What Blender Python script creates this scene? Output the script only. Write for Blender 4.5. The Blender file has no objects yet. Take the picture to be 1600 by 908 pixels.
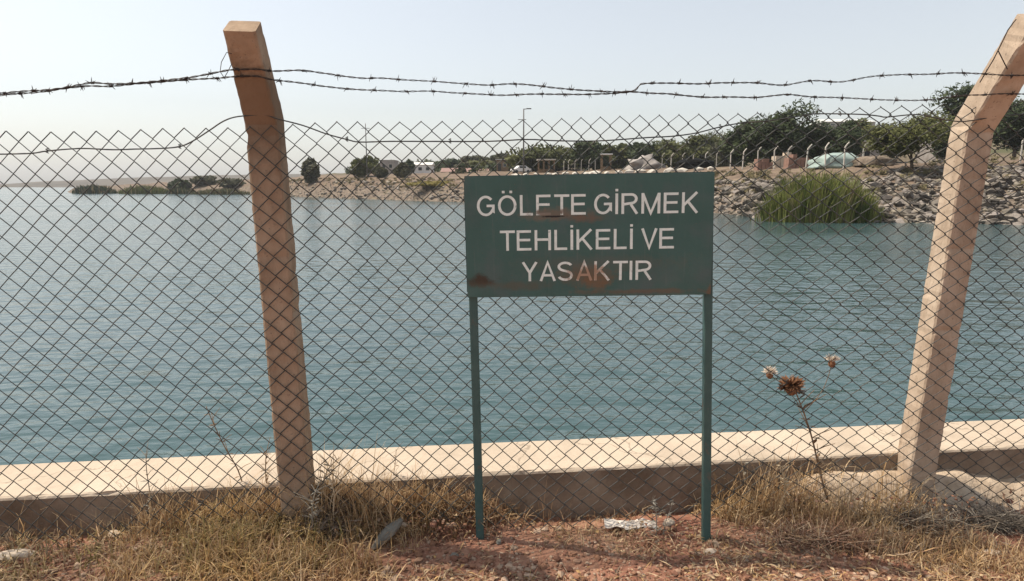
import bpy, math, random
import numpy as np
from mathutils import Vector, Matrix, noise

R = math.radians
rnd = random.Random(11)
scene = bpy.context.scene
COL = scene.collection

# ------------------------------------------------------------------ camera
CAM_H = 1.55
PITCH = math.atan(164 / 1000)
FPX = 1000.0                       # focal length in pixels of a 1600 px wide frame
cam_d = bpy.data.cameras.new('camera')
cam_d.sensor_width = 36
cam_d.lens = 36 * FPX / 1600
cam_d.clip_start = 0.05
cam_d.clip_end = 6000
cam = bpy.data.objects.new('camera', cam_d)
COL.objects.link(cam)
cam.location = (0, 0, CAM_H)
cam.rotation_euler = (math.pi / 2 - PITCH, 0, 0)
scene.camera = cam

# ------------------------------------------------------------------ sky and sun
SUN_TO = Vector((-0.55, 0.13, 1.0)).normalized()
SUN_EL = math.asin(SUN_TO.z)
SUN_ROT = math.atan2(SUN_TO.x, SUN_TO.y)
world = bpy.data.worlds.new('World')
scene.world = world
world.use_nodes = True
wn = world.node_tree.nodes
wl = world.node_tree.links
wn.clear()
sky = wn.new('ShaderNodeTexSky')
sky.sky_type = 'NISHITA'
sky.sun_disc = False
sky.sun_elevation = SUN_EL
sky.sun_rotation = SUN_ROT
sky.air_density = 1.3
sky.dust_density = 2.0
sky.ozone_density = 1.0
sky.altitude = 300
wbg = wn.new('ShaderNodeBackground')
wbg.inputs['Strength'].default_value = 0.11
wo = wn.new('ShaderNodeOutputWorld')
whs = wn.new('ShaderNodeHueSaturation')
whs.inputs['Saturation'].default_value = 0.38
wl.new(sky.outputs[0], whs.inputs['Color'])
wl.new(whs.outputs[0], wbg.inputs['Color'])
wl.new(wbg.outputs[0], wo.inputs['Surface'])

sun_d = bpy.data.lights.new('sun', 'SUN')
sun_d.energy = 3.5
sun_d.angle = R(0.6)
sun_d.color = (1.0, 0.90, 0.76)
sun = bpy.data.objects.new('sun', sun_d)
COL.objects.link(sun)
sun.rotation_euler = SUN_TO.to_track_quat('Z', 'Y').to_euler()
sun.location = (-20, 5, 40)

scene.view_settings.view_transform = 'Standard'
scene.view_settings.look = 'None'
scene.view_settings.gamma = 1
scene.view_settings.use_curve_mapping = False
scene.view_settings.exposure = 0.62
scene.cycles.max_bounces = 6
scene.cycles.transparent_max_bounces = 8
scene.cycles.volume_bounces = 0
scene.cycles.use_denoising = True

# ------------------------------------------------------------------ geometry of the view (used to measure positions)
CP, SP = math.cos(PITCH), math.sin(PITCH)
def ray(px, py):
    a = (454 - py) / FPX
    return Vector(((px - 800) / FPX, CP + a * SP, a * CP - SP))
def on_z(px, py, z):
    d = ray(px, py); t = (z - CAM_H) / d.z
    return Vector((0, 0, CAM_H)) + d * t
def on_y(px, py, Y):
    d = ray(px, py); t = Y / d.y
    return Vector((0, 0, CAM_H)) + d * t
def on_plane(px, py, p0, n):
    d = ray(px, py); o = Vector((0, 0, CAM_H))
    t = (p0 - o).dot(n) / d.dot(n)
    return o + d * t
def z_at(py, Y):
    return on_y(800, py, Y).z

# wall line (front top edge) and fence plane
WALL_Z = 0.25
wa, wb = on_z(0, 778, WALL_Z), on_z(1600, 697, WALL_Z)
WS = (wb.y - wa.y) / (wb.x - wa.x)
WC = wa.y - WS * wa.x
def wall_y(x): return WC + WS * x
WN = Vector((WS, -1, 0)).normalized()          # towards the camera side
WT = Vector((1, WS, 0)).normalized()
WYAW = math.atan(WS)
FENCE_OFF = 0.135
FP0 = Vector((0, WC, 0)) + WN * FENCE_OFF       # plane of the post fronts
MESH_P0 = FP0 + WN * 0.008                      # the chain link hangs just in front of the posts
ARM_ANG = 31.0                                 # tilt of the bent post tops towards the camera
ZB = 1.78                                       # height at which the posts bend
def arm_point(px, py, off=0.0):                 # on the tilted plane of the bent arms
    nn = WN * math.cos(R(ARM_ANG)) - Vector((0, 0, 1)) * math.sin(R(ARM_ANG))
    p0 = FP0 + Vector((0, 0, ZB)) + nn * off
    return on_plane(px, py, p0, nn)

# ------------------------------------------------------------------ helpers
def link(o, parent=None):
    COL.objects.link(o)
    if parent is not None: o.parent = parent
    return o
def tag(o, label=None, cat=None, group=None, kind=None):
    if label: o['label'] = label
    if cat: o['category'] = cat
    if group: o['group'] = group
    if kind: o['kind'] = kind
    return o
def empty(name, loc, label=None, cat=None, group=None, rz=0.0):
    o = bpy.data.objects.new(name, None)
    o.empty_display_size = 0.1
    o.location = loc; o.rotation_euler = (0, 0, rz)
    link(o)
    return tag(o, label, cat, group)

class MB:
    def __init__(s):
        s.v = []; s.f = []; s.c = []; s.col = (1, 1, 1)
    def vert(s, p):
        s.v.append((p[0], p[1], p[2])); s.c.append(s.col); return len(s.v) - 1
    def face(s, *i): s.f.append(i)
    def box(s, x0, x1, y0, y1, z0, z1):
        b = len(s.v)
        for z in (z0, z1):
            for x, y in ((x0, y0), (x1, y0), (x1, y1), (x0, y1)): s.vert((x, y, z))
        for q in ((0, 3, 2, 1), (4, 5, 6, 7), (0, 1, 5, 4), (1, 2, 6, 5), (2, 3, 7, 6), (3, 0, 4, 7)):
            s.f.append(tuple(b + i for i in q))
        return s
    def tube(s, pts, r, n=5, cap=True):
        pts = [Vector(p) for p in pts]
        m = len(pts)
        rr = r if isinstance(r, (list, tuple)) else [r] * m
        b0 = len(s.v)
        t = (pts[1] - pts[0]).normalized()
        u = t.orthogonal().normalized()
        for i in range(m):
            if i == 0: t = pts[1] - pts[0]
            elif i == m - 1: t = pts[-1] - pts[-2]
            else: t = (pts[i] - pts[i - 1]).normalized() + (pts[i + 1] - pts[i]).normalized()
            if t.length < 1e-9: t = Vector((0, 0, 1))
            t.normalize()
            u = u - t * u.dot(t)
            if u.length < 1e-6: u = t.orthogonal()
            u.normalize()
            w = t.cross(u)
            for k in range(n):
                a = 2 * math.pi * k / n
                s.vert(pts[i] + (u * math.cos(a) + w * math.sin(a)) * rr[i])
        for i in range(m - 1):
            for k in range(n):
                k2 = (k + 1) % n
                s.f.append((b0 + i * n + k, b0 + i * n + k2, b0 + (i + 1) * n + k2, b0 + (i + 1) * n + k))
        if cap:
            s.f.append(tuple(b0 + k for k in reversed(range(n))))
            s.f.append(tuple(b0 + (m - 1) * n + k for k in range(n)))
        return s
    def rock(s, c, rx, ry, rz, seed, sub=1, rot=0.0, jag=0.28):
        base, faces = ICO[sub]
        b = len(s.v); rg = random.Random(seed)
        ca, sa = math.cos(rot), math.sin(rot)
        for p in base:
            k = 1 + (rg.random() - 0.5) * 2 * jag
            x, y, z = p[0] * rx * k, p[1] * ry * k, p[2] * rz * (1 + (rg.random() - 0.5) * jag)
            s.vert((c[0] + x * ca - y * sa, c[1] + x * sa + y * ca, c[2] + z))
        for q in faces: s.f.append(tuple(b + i for i in q))
        return s
    def mesh(s, name, smooth=False, color=False):
        me = bpy.data.meshes.new(name)
        me.from_pydata(s.v, [], s.f)
        if color:
            at = me.attributes.new('tint', 'FLOAT_COLOR', 'POINT')
            arr = np.ones((len(s.v), 4), dtype=np.float32); arr[:, :3] = np.array(s.c, dtype=np.float32)
            at.data.foreach_set('color', arr.ravel())
        if smooth:
            me.polygons.foreach_set('use_smooth', [True] * len(me.polygons))
        me.update()
        return me
    def build(s, name, m, parent=None, smooth=False, color=False, loc=None):
        me = s.mesh(name, smooth, color)
        if m: me.materials.append(m)
        o = bpy.data.objects.new(name, me)
        if loc is not None: o.location = loc
        return link(o, parent)

def _ico():
    import bmesh
    out = {}
    for sub in (1, 2, 3):
        bm = bmesh.new(); bmesh.ops.create_icosphere(bm, subdivisions=sub, radius=1)
        bm.verts.ensure_lookup_table()
        out[sub] = ([tuple(v.co) for v in bm.verts], [tuple(v.index for v in f.verts) for f in bm.faces])
        bm.free()
    return out
ICO = _ico()

# ------------------------------------------------------------------ materials
def mat(name, stops, rough=0.8, scale=4.0, detail=6, bump=0.0, bump_scale=None, tint=False, spec=0.3, metal=0.0,
        coords='Object', stretch=(1, 1, 1), extra=None, translucent=0.0):
    m = bpy.data.materials.new(name); m.use_nodes = True
    nt = m.node_tree; n = nt.nodes; l = nt.links
    b = n['Principled BSDF']
    b.inputs['Roughness'].default_value = rough
    b.inputs['Specular IOR Level'].default_value = spec
    b.inputs['Metallic'].default_value = metal
    tc = n.new('ShaderNodeTexCoord'); mp = n.new('ShaderNodeMapping')
    mp.inputs['Scale'].default_value = stretch
    l.new(tc.outputs[coords], mp.inputs['Vector'])
    nz = n.new('ShaderNodeTexNoise'); nz.inputs['Scale'].default_value = scale
    nz.inputs['Detail'].default_value = detail; nz.inputs['Roughness'].default_value = 0.62
    l.new(mp.outputs[0], nz.inputs['Vector'])
    rp = n.new('ShaderNodeValToRGB')
    els = rp.color_ramp.elements
    while len(els) < len(stops): els.new(0.5)
    for e, (p, c) in zip(els, stops): e.position = p; e.color = (c[0], c[1], c[2], 1)
    l.new(nz.outputs['Fac'], rp.inputs['Fac'])
    out = rp.outputs['Color']
    if tint:
        at = n.new('ShaderNodeAttribute'); at.attribute_name = 'tint'
        mx = n.new('ShaderNodeMix'); mx.data_type = 'RGBA'; mx.blend_type = 'MULTIPLY'
        mx.inputs['Factor'].default_value = 1
        l.new(out, mx.inputs['A']); l.new(at.outputs['Color'], mx.inputs['B']); out = mx.outputs['Result']
    if extra: out = extra(n, l, tc, out, b)
    l.new(out, b.inputs['Base Color'])
    if bump:
        nb = n.new('ShaderNodeTexNoise'); nb.inputs['Scale'].default_value = bump_scale or scale * 3
        nb.inputs['Detail'].default_value = 8
        l.new(mp.outputs[0], nb.inputs['Vector'])
        bp = n.new('ShaderNodeBump'); bp.inputs['Strength'].default_value = 1.0; bp.inputs['Distance'].default_value = bump
        l.new(nb.outputs['Fac'], bp.inputs['Height']); l.new(bp.outputs[0], b.inputs['Normal'])
    if translucent:
        tr = n.new('ShaderNodeBsdfTranslucent'); l.new(out, tr.inputs['Color'])
        ms = n.new('ShaderNodeMixShader'); ms.inputs[0].default_value = translucent
        l.new(b.outputs[0], ms.inputs[1]); l.new(tr.outputs[0], ms.inputs[2])
        l.new(ms.outputs[0], n['Material Output'].inputs['Surface'])
    return m
def mixc(n, l, fac, a, bcol, blend='MIX'):
    mx = n.new('ShaderNodeMix'); mx.data_type = 'RGBA'; mx.blend_type = blend
    if hasattr(fac, 'is_linked'): l.new(fac, mx.inputs['Factor'])
    else: mx.inputs['Factor'].default_value = fac
    if hasattr(a, 'is_linked'): l.new(a, mx.inputs['A'])
    else: mx.inputs['A'].default_value = (*a, 1)
    if hasattr(bcol, 'is_linked'): l.new(bcol, mx.inputs['B'])
    else: mx.inputs['B'].default_value = (*bcol, 1)
    return mx.outputs['Result']
def math_n(n, l, op, a, b=None, clamp=False):
    x = n.new('ShaderNodeMath'); x.operation = op; x.use_clamp = clamp
    for i, v in enumerate((a, b)):
        if v is None: continue
        if hasattr(v, 'is_linked'): l.new(v, x.inputs[i])
        else: x.inputs[i].default_value = v
    return x.outputs[0]
def noise_n(n, l, vec, scale, detail=4, rough=0.6):
    x = n.new('ShaderNodeTexNoise'); x.inputs['Scale'].default_value = scale; x.inputs['Detail'].default_value = detail
    x.inputs['Roughness'].default_value = rough
    l.new(vec, x.inputs['Vector']); return x.outputs['Fac']
def step_n(n, l, v, lo, hi):
    x = n.new('ShaderNodeMapRange'); x.inputs['From Min'].default_value = lo; x.inputs['From Max'].default_value = hi
    l.new(v, x.inputs['Value']); return x.outputs[0]

def soil_extra(n, l, tc, out, b):
    f = step_n(n, l, noise_n(n, l, tc.outputs['Object'], 1.1, 5), 0.42, 0.62)
    out = mixc(n, l, math_n(n, l, 'MULTIPLY', f, 0.6), out, (0.33, 0.215, 0.14))
    g = step_n(n, l, noise_n(n, l, tc.outputs['Object'], 60, 3), 0.62, 0.72)
    return mixc(n, l, g, out, (0.46, 0.36, 0.26))
M_SOIL = mat('red_soil', [(0.3, (0.13, 0.055, 0.038)), (0.5, (0.26, 0.120, 0.080)), (0.72, (0.37, 0.205, 0.14))], 0.95, 9, 8, 0.02, 22, extra=soil_extra, spec=0.1)
M_MOUND = mat('pale_mound', [(0.3, (0.36, 0.27, 0.19)), (0.52, (0.53, 0.42, 0.31)), (0.75, (0.62, 0.51, 0.39))], 0.95, 7, 8, 0.012, 28, spec=0.1)
def wall_extra(n, l, tc, out, b):
    f = step_n(n, l, noise_n(n, l, tc.outputs['Object'], 2.3, 7, 0.7), 0.56, 0.75)
    out = mixc(n, l, math_n(n, l, 'MULTIPLY', f, 0.55), out, (0.30, 0.24, 0.18))
    vo = n.new('ShaderNodeTexVoronoi'); vo.feature = 'DISTANCE_TO_EDGE'; vo.inputs['Scale'].default_value = 0.9
    wv = n.new('ShaderNodeVectorMath'); wv.operation = 'ADD'
    nn_ = n.new('ShaderNodeTexNoise'); nn_.inputs['Scale'].default_value = 5; nn_.inputs['Detail'].default_value = 5
    l.new(tc.outputs['Object'], nn_.inputs['Vector'])
    sc_ = n.new('ShaderNodeVectorMath'); sc_.operation = 'SCALE'; sc_.inputs['Scale'].default_value = 0.35
    l.new(nn_.outputs['Color'], sc_.inputs[0]); l.new(tc.outputs['Object'], wv.inputs[0]); l.new(sc_.outputs[0], wv.inputs[1]); l.new(wv.outputs[0], vo.inputs['Vector'])
    crk = step_n(n, l, vo.outputs['Distance'], 0.006, 0.002)
    out = mixc(n, l, math_n(n, l, 'MULTIPLY', crk, 0.5), out, (0.18, 0.14, 0.10))
    g = step_n(n, l, noise_n(n, l, tc.outputs['Object'], 70, 3), 0.66, 0.74)
    return mixc(n, l, math_n(n, l, 'MULTIPLY', g, 0.5), out, (0.25, 0.19, 0.13))
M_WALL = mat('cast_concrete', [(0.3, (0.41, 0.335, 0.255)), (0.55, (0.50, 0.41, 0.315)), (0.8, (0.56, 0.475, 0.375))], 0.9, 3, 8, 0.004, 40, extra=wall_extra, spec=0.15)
M_WALLFACE = mat('rough_shaded_concrete', [(0.3, (0.14, 0.10, 0.07)), (0.52, (0.25, 0.19, 0.14)), (0.75, (0.36, 0.29, 0.22))], 0.95, 4, 9, 0.008, 30, spec=0.1)  # rough brown wall face, its colour darkened further to paint in the front's shade
def post_extra(n, l, tc, out, b):
    f = step_n(n, l, noise_n(n, l, tc.outputs['Object'], 26, 5, 0.7), 0.60, 0.72)
    out = mixc(n, l, math_n(n, l, 'MULTIPLY', f, 0.6), out, (0.20, 0.15, 0.11))
    g = step_n(n, l, noise_n(n, l, tc.outputs['Object'], 95, 2), 0.66, 0.72)
    return mixc(n, l, math_n(n, l, 'MULTIPLY', g, 0.7), out, (0.13, 0.10, 0.08))
M_POST = mat('post_concrete', [(0.3, (0.31, 0.23, 0.165)), (0.5, (0.45, 0.35, 0.26)), (0.75, (0.58, 0.475, 0.37))], 0.95, 7, 9, 0.005, 45, extra=post_extra, spec=0.15, stretch=(1, 1, .45))
def postl_extra(n, l, tc, out, b):
    out = post_extra(n, l, tc, out, b)
    sp = n.new('ShaderNodeSeparateXYZ'); l.new(tc.outputs['Object'], sp.inputs[0])
    nz = noise_n(n, l, tc.outputs['Object'], 6, 6, 0.7)
    hz_ = math_n(n, l, 'ADD', sp.outputs['Z'], math_n(n, l, 'MULTIPLY', math_n(n, l, 'SUBTRACT', nz, 0.5), 0.5))
    st = math_n(n, l, 'MULTIPLY', step_n(n, l, hz_, 1.45, 1.75), step_n(n, l, hz_, 2.02, 1.93))
    return mixc(n, l, math_n(n, l, 'MULTIPLY', st, 0.75), out, (0.17, 0.115, 0.075))
M_POSTL = mat('brown_post_concrete', [(0.3, (0.25, 0.175, 0.118)), (0.5, (0.36, 0.262, 0.182)), (0.75, (0.47, 0.36, 0.26))], 0.95, 7, 9, 0.005, 45, extra=postl_extra, spec=0.1, stretch=(1, 1, .5))
M_WIRE = mat('weathered_wire', [(0.35, (0.032, 0.036, 0.035)), (0.52, (0.055, 0.060, 0.056)), (0.70, (0.085, 0.066, 0.050))], 0.6, 9, 6, spec=0.4)
M_BARB = mat('rusty_barbed_wire', [(0.35, (0.03, 0.028, 0.028)), (0.65, (0.07, 0.056, 0.048))], 0.65, 30, 3, spec=0.3)

def sign_extra(n, l, tc, out, b):
    sp = n.new('ShaderNodeSeparateXYZ'); l.new(tc.outputs['Object'], sp.inputs[0])
    x, z = sp.outputs['X'], sp.outputs['Z']
    nz = noise_n(n, l, tc.outputs['Object'], 22, 6, 0.7)
    nz2 = noise_n(n, l, tc.outputs['Object'], 7, 5, 0.6)
    def blotch(cx, cz, rx, rz, soft=1.2, k=1.1):
        dx = math_n(n, l, 'DIVIDE', math_n(n, l, 'SUBTRACT', x, cx), rx)
        dz = math_n(n, l, 'DIVIDE', math_n(n, l, 'SUBTRACT', z, cz), rz)
        d = math_n(n, l, 'SQRT', math_n(n, l, 'ADD', math_n(n, l, 'MULTIPLY', dx, dx), math_n(n, l, 'MULTIPLY', dz, dz)))
        d = math_n(n, l, 'ADD', d, math_n(n, l, 'MULTIPLY', math_n(n, l, 'SUBTRACT', nz, 0.5), 3.0))
        d = math_n(n, l, 'ADD', d, math_n(n, l, 'MULTIPLY', math_n(n, l, 'SUBTRACT', nz2, 0.5), 2.0))
        return step_n(n, l, d, 1.0 + soft * 0.3, 1.0 - soft * 0.5)
    faded = step_n(n, l, nz2, 0.48, 0.68)
    out = mixc(n, l, math_n(n, l, 'MULTIPLY', faded, 0.6), out, (0.085, 0.115, 0.115))
    spk = step_n(n, l, noise_n(n, l, tc.outputs['Object'], 120, 3, 0.6), 0.66, 0.70)
    out = mixc(n, l, math_n(n, l, 'MULTIPLY', spk, 0.5), out, (0.13, 0.085, 0.06))
    mpz = n.new('ShaderNodeMapping'); mpz.inputs['Scale'].default_value = (60, 60, 3); l.new(tc.outputs['Object'], mpz.inputs['Vector'])
    strk = step_n(n, l, noise_n(n, l, mpz.outputs[0], 1.0, 4, 0.6), 0.60, 0.74)
    out = mixc(n, l, math_n(n, l, 'MULTIPLY', strk, 0.35), out, (0.14, 0.16, 0.145))
    for cx, cz, rx, rz, c, k in ((-0.13, 0.325, 0.13, 0.022, (0.17, 0.125, 0.09), .75), (-0.03, 0.31, 0.09, 0.016, (0.15, 0.095, 0.065), .7),
                              (0.0, 0.085, 0.09, 0.035, (0.15, 0.09, 0.05), .75), (0.03, 0.05, 0.05, 0.022, (0.18, 0.095, 0.045), .65),
                              (-0.42, 0.065, 0.055, 0.025, (0.05, 0.034, 0.022), .95), (-0.30, 0.045, 0.14, 0.018, (0.10, 0.085, 0.06), .6),
                              (0.485, 0.01, 0.012, 0.03, (0.16, 0.085, 0.045), .7), (-0.36, 0.495, 0.10, 0.012, (0.22, 0.11, 0.055), .8),
                              (0.46, 0.50, 0.04, 0.015, (0.22, 0.11, 0.055), .8), (-0.49, 0.49, 0.03, 0.02, (0.18, 0.085, 0.045), .8),
                              (0.20, 0.015, 0.22, 0.010, (0.15, 0.09, 0.055), .6), (0.05, 0.13, 0.30, 0.03, (0.12, 0.105, 0.085), .35)):
        out = mixc(n, l, math_n(n, l, 'MULTIPLY', blotch(cx, cz, rx, rz), k), out, c)
    sc = blotch(-0.13, 0.318, 0.05, 0.004, 0.5)
    return mixc(n, l, sc, out, (0.012, 0.012, 0.012))
M_SIGN = mat('green_enamel', [(0.3, (0.042, 0.100, 0.087)), (0.55, (0.052, 0.115, 0.102)), (0.8, (0.072, 0.132, 0.120))], 0.5, 5, 5, 0.0006, 90, extra=sign_extra, spec=0.35)
def leg_extra(n, l, tc, out, b):
    f = step_n(n, l, noise_n(n, l, tc.outputs['Object'], 9, 6, 0.7), 0.58, 0.70)
    return mixc(n, l, math_n(n, l, 'MULTIPLY', f, 0.75), out, (0.17, 0.085, 0.045))
M_LEG = mat('green_painted_steel', [(0.3, (0.040, 0.088, 0.082)), (0.7, (0.062, 0.115, 0.106))], 0.5, 10, 4, extra=leg_extra, spec=0.35)
def letter_extra(n, l, tc, out, b):
    f = step_n(n, l, noise_n(n, l, tc.outputs['Object'], 55, 5, 0.75), 0.60, 0.68)
    out = mixc(n, l, math_n(n, l, 'MULTIPLY', f, 0.75), out, (0.10, 0.16, 0.145))
    sp = n.new('ShaderNodeSeparateXYZ'); l.new(tc.outputs['Object'], sp.inputs[0])
    x, z = sp.outputs['X'], sp.outputs['Z']
    nz = noise_n(n, l, tc.outputs['Object'], 30, 5, 0.7)
    for cx, cz, rx, rz, k, c in ((0.0, 0.085, 0.085, 0.045, .85, (0.30, 0.15, 0.07)), (-0.16, 0.335, 0.07, 0.016, .9, (0.16, 0.115, 0.08))):
        dx = math_n(n, l, 'DIVIDE', math_n(n, l, 'SUBTRACT', x, cx), rx)
        dz = math_n(n, l, 'DIVIDE', math_n(n, l, 'SUBTRACT', z, cz), rz)
        d = math_n(n, l, 'SQRT', math_n(n, l, 'ADD', math_n(n, l, 'MULTIPLY', dx, dx), math_n(n, l, 'MULTIPLY', dz, dz)))
        d = math_n(n, l, 'ADD', d, math_n(n, l, 'MULTIPLY', math_n(n, l, 'SUBTRACT', nz, 0.5), 3.0))
        out = mixc(n, l, math_n(n, l, 'MULTIPLY', step_n(n, l, d, 1.2, 0.6), k), out, c)
    return out
M_LETTER = mat('white_lettering', [(0.3, (0.62, 0.70, 0.66)), (0.7, (0.80, 0.85, 0.80))], 0.6, 40, 4, extra=letter_extra)
M_GRASS = mat('dry_grass', [(0.3, (0.85, 0.85, 0.85)), (0.7, (1, 1, 1))], 0.75, 20, 2, tint=True, spec=0.15, translucent=0.3)
M_STALK = mat('dry_stalk', [(0.3, (0.15, 0.095, 0.06)), (0.7, (0.30, 0.21, 0.13))], 0.85, 30, 3, spec=0.1)
M_PALESTALK = mat('pale_straw', [(0.3, (0.40, 0.32, 0.21)), (0.7, (0.55, 0.45, 0.31))], 0.8, 30, 3, spec=0.1)
M_FLUFF = mat('thistle_fluff', [(0.3, (0.62, 0.53, 0.43)), (0.7, (0.78, 0.71, 0.62))], 0.9, 60, 3, spec=0.05, translucent=0.35)
M_BROWNHEAD = mat('brown_thistle_head', [(0.3, (0.12, 0.055, 0.03)), (0.7, (0.30, 0.16, 0.09))], 0.9, 60, 3, spec=0.05)
M_GREYWEED = mat('grey_weed', [(0.3, (0.22, 0.20, 0.16)), (0.7, (0.36, 0.33, 0.27))], 0.85, 40, 3, spec=0.1)
M_SLATE = mat('slate', [(0.3, (0.10, 0.095, 0.08)), (0.6, (0.19, 0.175, 0.145)), (0.8, (0.30, 0.27, 0.22))], 0.7, 14, 6, 0.003, 60, spec=0.3)
M_WHITESTONE = mat('pale_stone', [(0.3, (0.40, 0.32, 0.24)), (0.7, (0.58, 0.48, 0.37))], 0.85, 18, 6, 0.004, 60, spec=0.2)
M_PLASTIC = mat('faded_white_sheet', [(0.3, (0.50, 0.44, 0.38)), (0.7, (0.66, 0.60, 0.53))], 0.5, 12, 4, spec=0.4)
M_PEBBLE = mat('pebbles', [(0.3, (0.8, 0.8, 0.8)), (0.7, (1, 1, 1))], 0.9, 30, 4, tint=True, spec=0.1)
def bank_extra(n, l, tc, out, b):
    sp = n.new('ShaderNodeSeparateXYZ'); l.new(tc.outputs['Object'], sp.inputs[0])
    nz = noise_n(n, l, tc.outputs['Object'], 0.25, 6, 0.65)
    h = math_n(n, l, 'ADD', sp.outputs['Z'], math_n(n, l, 'MULTIPLY', math_n(n, l, 'SUBTRACT', nz, 0.5), 3.0))
    rocky = step_n(n, l, h, 1.6, 0.9)
    st = step_n(n, l, noise_n(n, l, tc.outputs['Object'], 1.8, 5, 0.7), 0.35, 0.65)
    rc = mixc(n, l, st, (0.085, 0.065, 0.05), (0.25, 0.20, 0.155))
    out = mixc(n, l, rocky, out, rc)
    veg = math_n(n, l, 'MULTIPLY', step_n(n, l, sp.outputs['Z'], 4.5, 7.5), step_n(n, l, noise_n(n, l, tc.outputs['Object'], 0.08, 6, 0.7), 0.38, 0.55))
    out = mixc(n, l, veg, out, (0.085, 0.085, 0.042))
    scr = step_n(n, l, noise_n(n, l, tc.outputs['Object'], 0.55, 6, 0.75), 0.56, 0.66)
    return mixc(n, l, math_n(n, l, 'MULTIPLY', scr, 0.7), out, (0.13, 0.115, 0.055))
M_BANK = mat('bank_earth', [(0.3, (0.10, 0.075, 0.055)), (0.5, (0.175, 0.128, 0.095)), (0.72, (0.235, 0.185, 0.125))], 0.95, 0.35, 9, 0.10, 2.0, extra=bank_extra, spec=0.1)
M_HILL = mat('dry_hills', [(0.3, (0.07, 0.062, 0.048)), (0.5, (0.11, 0.092, 0.07)), (0.75, (0.15, 0.125, 0.09))], 0.95, 0.012, 6, spec=0.05)
M_STONE = mat('riprap_stone', [(0.3, (0.6, 0.56, 0.52)), (0.7, (1, 0.96, 0.9))], 0.9, 2.5, 5, 0.02, 8, tint=True, spec=0.15)
M_LEAF = mat('leaves', [(0.3, (0.75, 0.75, 0.75)), (0.7, (1, 1, 1))], 0.65, 1.5, 2, tint=True, spec=0.2, translucent=0.25)
M_TRUNK = mat('bark', [(0.3, (0.07, 0.05, 0.035)), (0.7, (0.16, 0.12, 0.085))], 0.95, 6, 4, spec=0.1)
M_FARPOST = mat('far_post_concrete', [(0.3, (0.48, 0.44, 0.38)), (0.7, (0.58, 0.54, 0.47))], 0.9, 4, 3, spec=0.1)
M_POLE = mat('dark_pole', [(0.3, (0.10, 0.095, 0.09)), (0.7, (0.16, 0.15, 0.14))], 0.7, 4, 3)
M_WHITEPAINT = mat('white_render', [(0.3, (0.62, 0.60, 0.57)), (0.7, (0.75, 0.73, 0.70))], 0.85, 2, 4)
M_GREYRENDER = mat('grey_render', [(0.3, (0.24, 0.21, 0.19)), (0.7, (0.34, 0.31, 0.28))], 0.9, 1.5, 4)
M_DARK = mat('dark_opening', [(0.3, (0.03, 0.03, 0.03)), (0.7, (0.05, 0.05, 0.05))], 0.4, 3, 2)
M_GLASS = mat('dark_glass', [(0.3, (0.02, 0.025, 0.03)), (0.7, (0.04, 0.045, 0.05))], 0.1, 3, 2, spec=0.5)
M_WOOD = mat('brown_timber', [(0.3, (0.13, 0.085, 0.05)), (0.7, (0.24, 0.165, 0.10))], 0.85, 5, 4)
M_TARP = mat('faded_green_tarp', [(0.3, (0.24, 0.31, 0.28)), (0.7, (0.33, 0.40, 0.36))], 0.6, 1.2, 5, 0.05, 2.5)
M_BRICK = mat('brick_red', [(0.3, (0.20, 0.11, 0.08)), (0.7, (0.30, 0.18, 0.135))], 0.9, 4, 4)
M_ROOF = mat('pale_roof_sheet', [(0.3, (0.62, 0.62, 0.58)), (0.7, (0.74, 0.74, 0.70))], 0.6, 2, 3)
M_RED = mat('rose_roof', [(0.3, (0.24, 0.15, 0.125)), (0.7, (0.31, 0.20, 0.17))], 0.85, 2, 3)

# ------------------------------------------------------------------ ground on the near side
def smooth(a, b, x):
    t = min(1, max(0, (x - a) / (b - a))); return t * t * (3 - 2 * t)
def ground_z(x, y):
    s = wall_y(x) - y                                   # metres in front of the wall
    z = 0.0
    z += 0.055 * smooth(-0.25, -1.1, x) * smooth(0.9, 0.1, s)
    z += 0.050 * smooth(0.0, 0.22, s) * smooth(1.3, 0.5, s) * smooth(1.9, 1.1, x)
    z += 0.035 * math.exp(-((x + 1.25) / 0.55) ** 2 - ((y - 2.15) / 0.3) ** 2)
    z += 0.125 * smooth(0.21, 0.02, s) * smooth(-0.95, -0.75, x) * smooth(0.15, -0.25, x)     # litter banked against the wall
    z += 0.06 * smooth(0.21, 0.02, s) * smooth(-1.7, -1.3, x) * smooth(-0.75, -0.95, x)
    if s < 6 and abs(x) < 8:
        z += 0.022 * noise.noise(Vector((x * 2.2, y * 2.2, 3.0))) + 0.016 * noise.noise(Vector((x * 7, y * 7, 9.0))) \
             + 0.008 * noise.noise(Vector((x * 19, y * 19, 1.0)))
    else:
        z += 0.05 * noise.noise(Vector((x * 0.3, y * 0.3, 3.0)))
    return z
def axis(lo, hi, st, ends):
    a = [lo + i * st for i in range(int(round((hi - lo) / st)) + 1)]
    return [-e for e in reversed(ends)] + a + list(ends)
gx = axis(-4.2, 5.4, 0.035, [7, 10, 16, 30, 70, 160, 400])
gs = [-0.2 + i * 0.033 for i in range(62)] + [2.0, 2.3, 2.8, 3.5, 5, 8, 14, 30, 80, 200, 450]
mb = MB(); nx = len(gx)
for s in gs:
    for x in gx:
        y = wall_y(x) - s
        mb.vert((x, y, ground_z(x, y) if s > -0.1 else -0.3))
for j in range(len(gs) - 1):
    for i in range(nx - 1):
        a = j * nx + i
        mb.face(a, a + nx, a + nx + 1, a + 1)
ground = mb.build('ground', M_SOIL, smooth=True); tag(ground, kind='structure')

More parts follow.
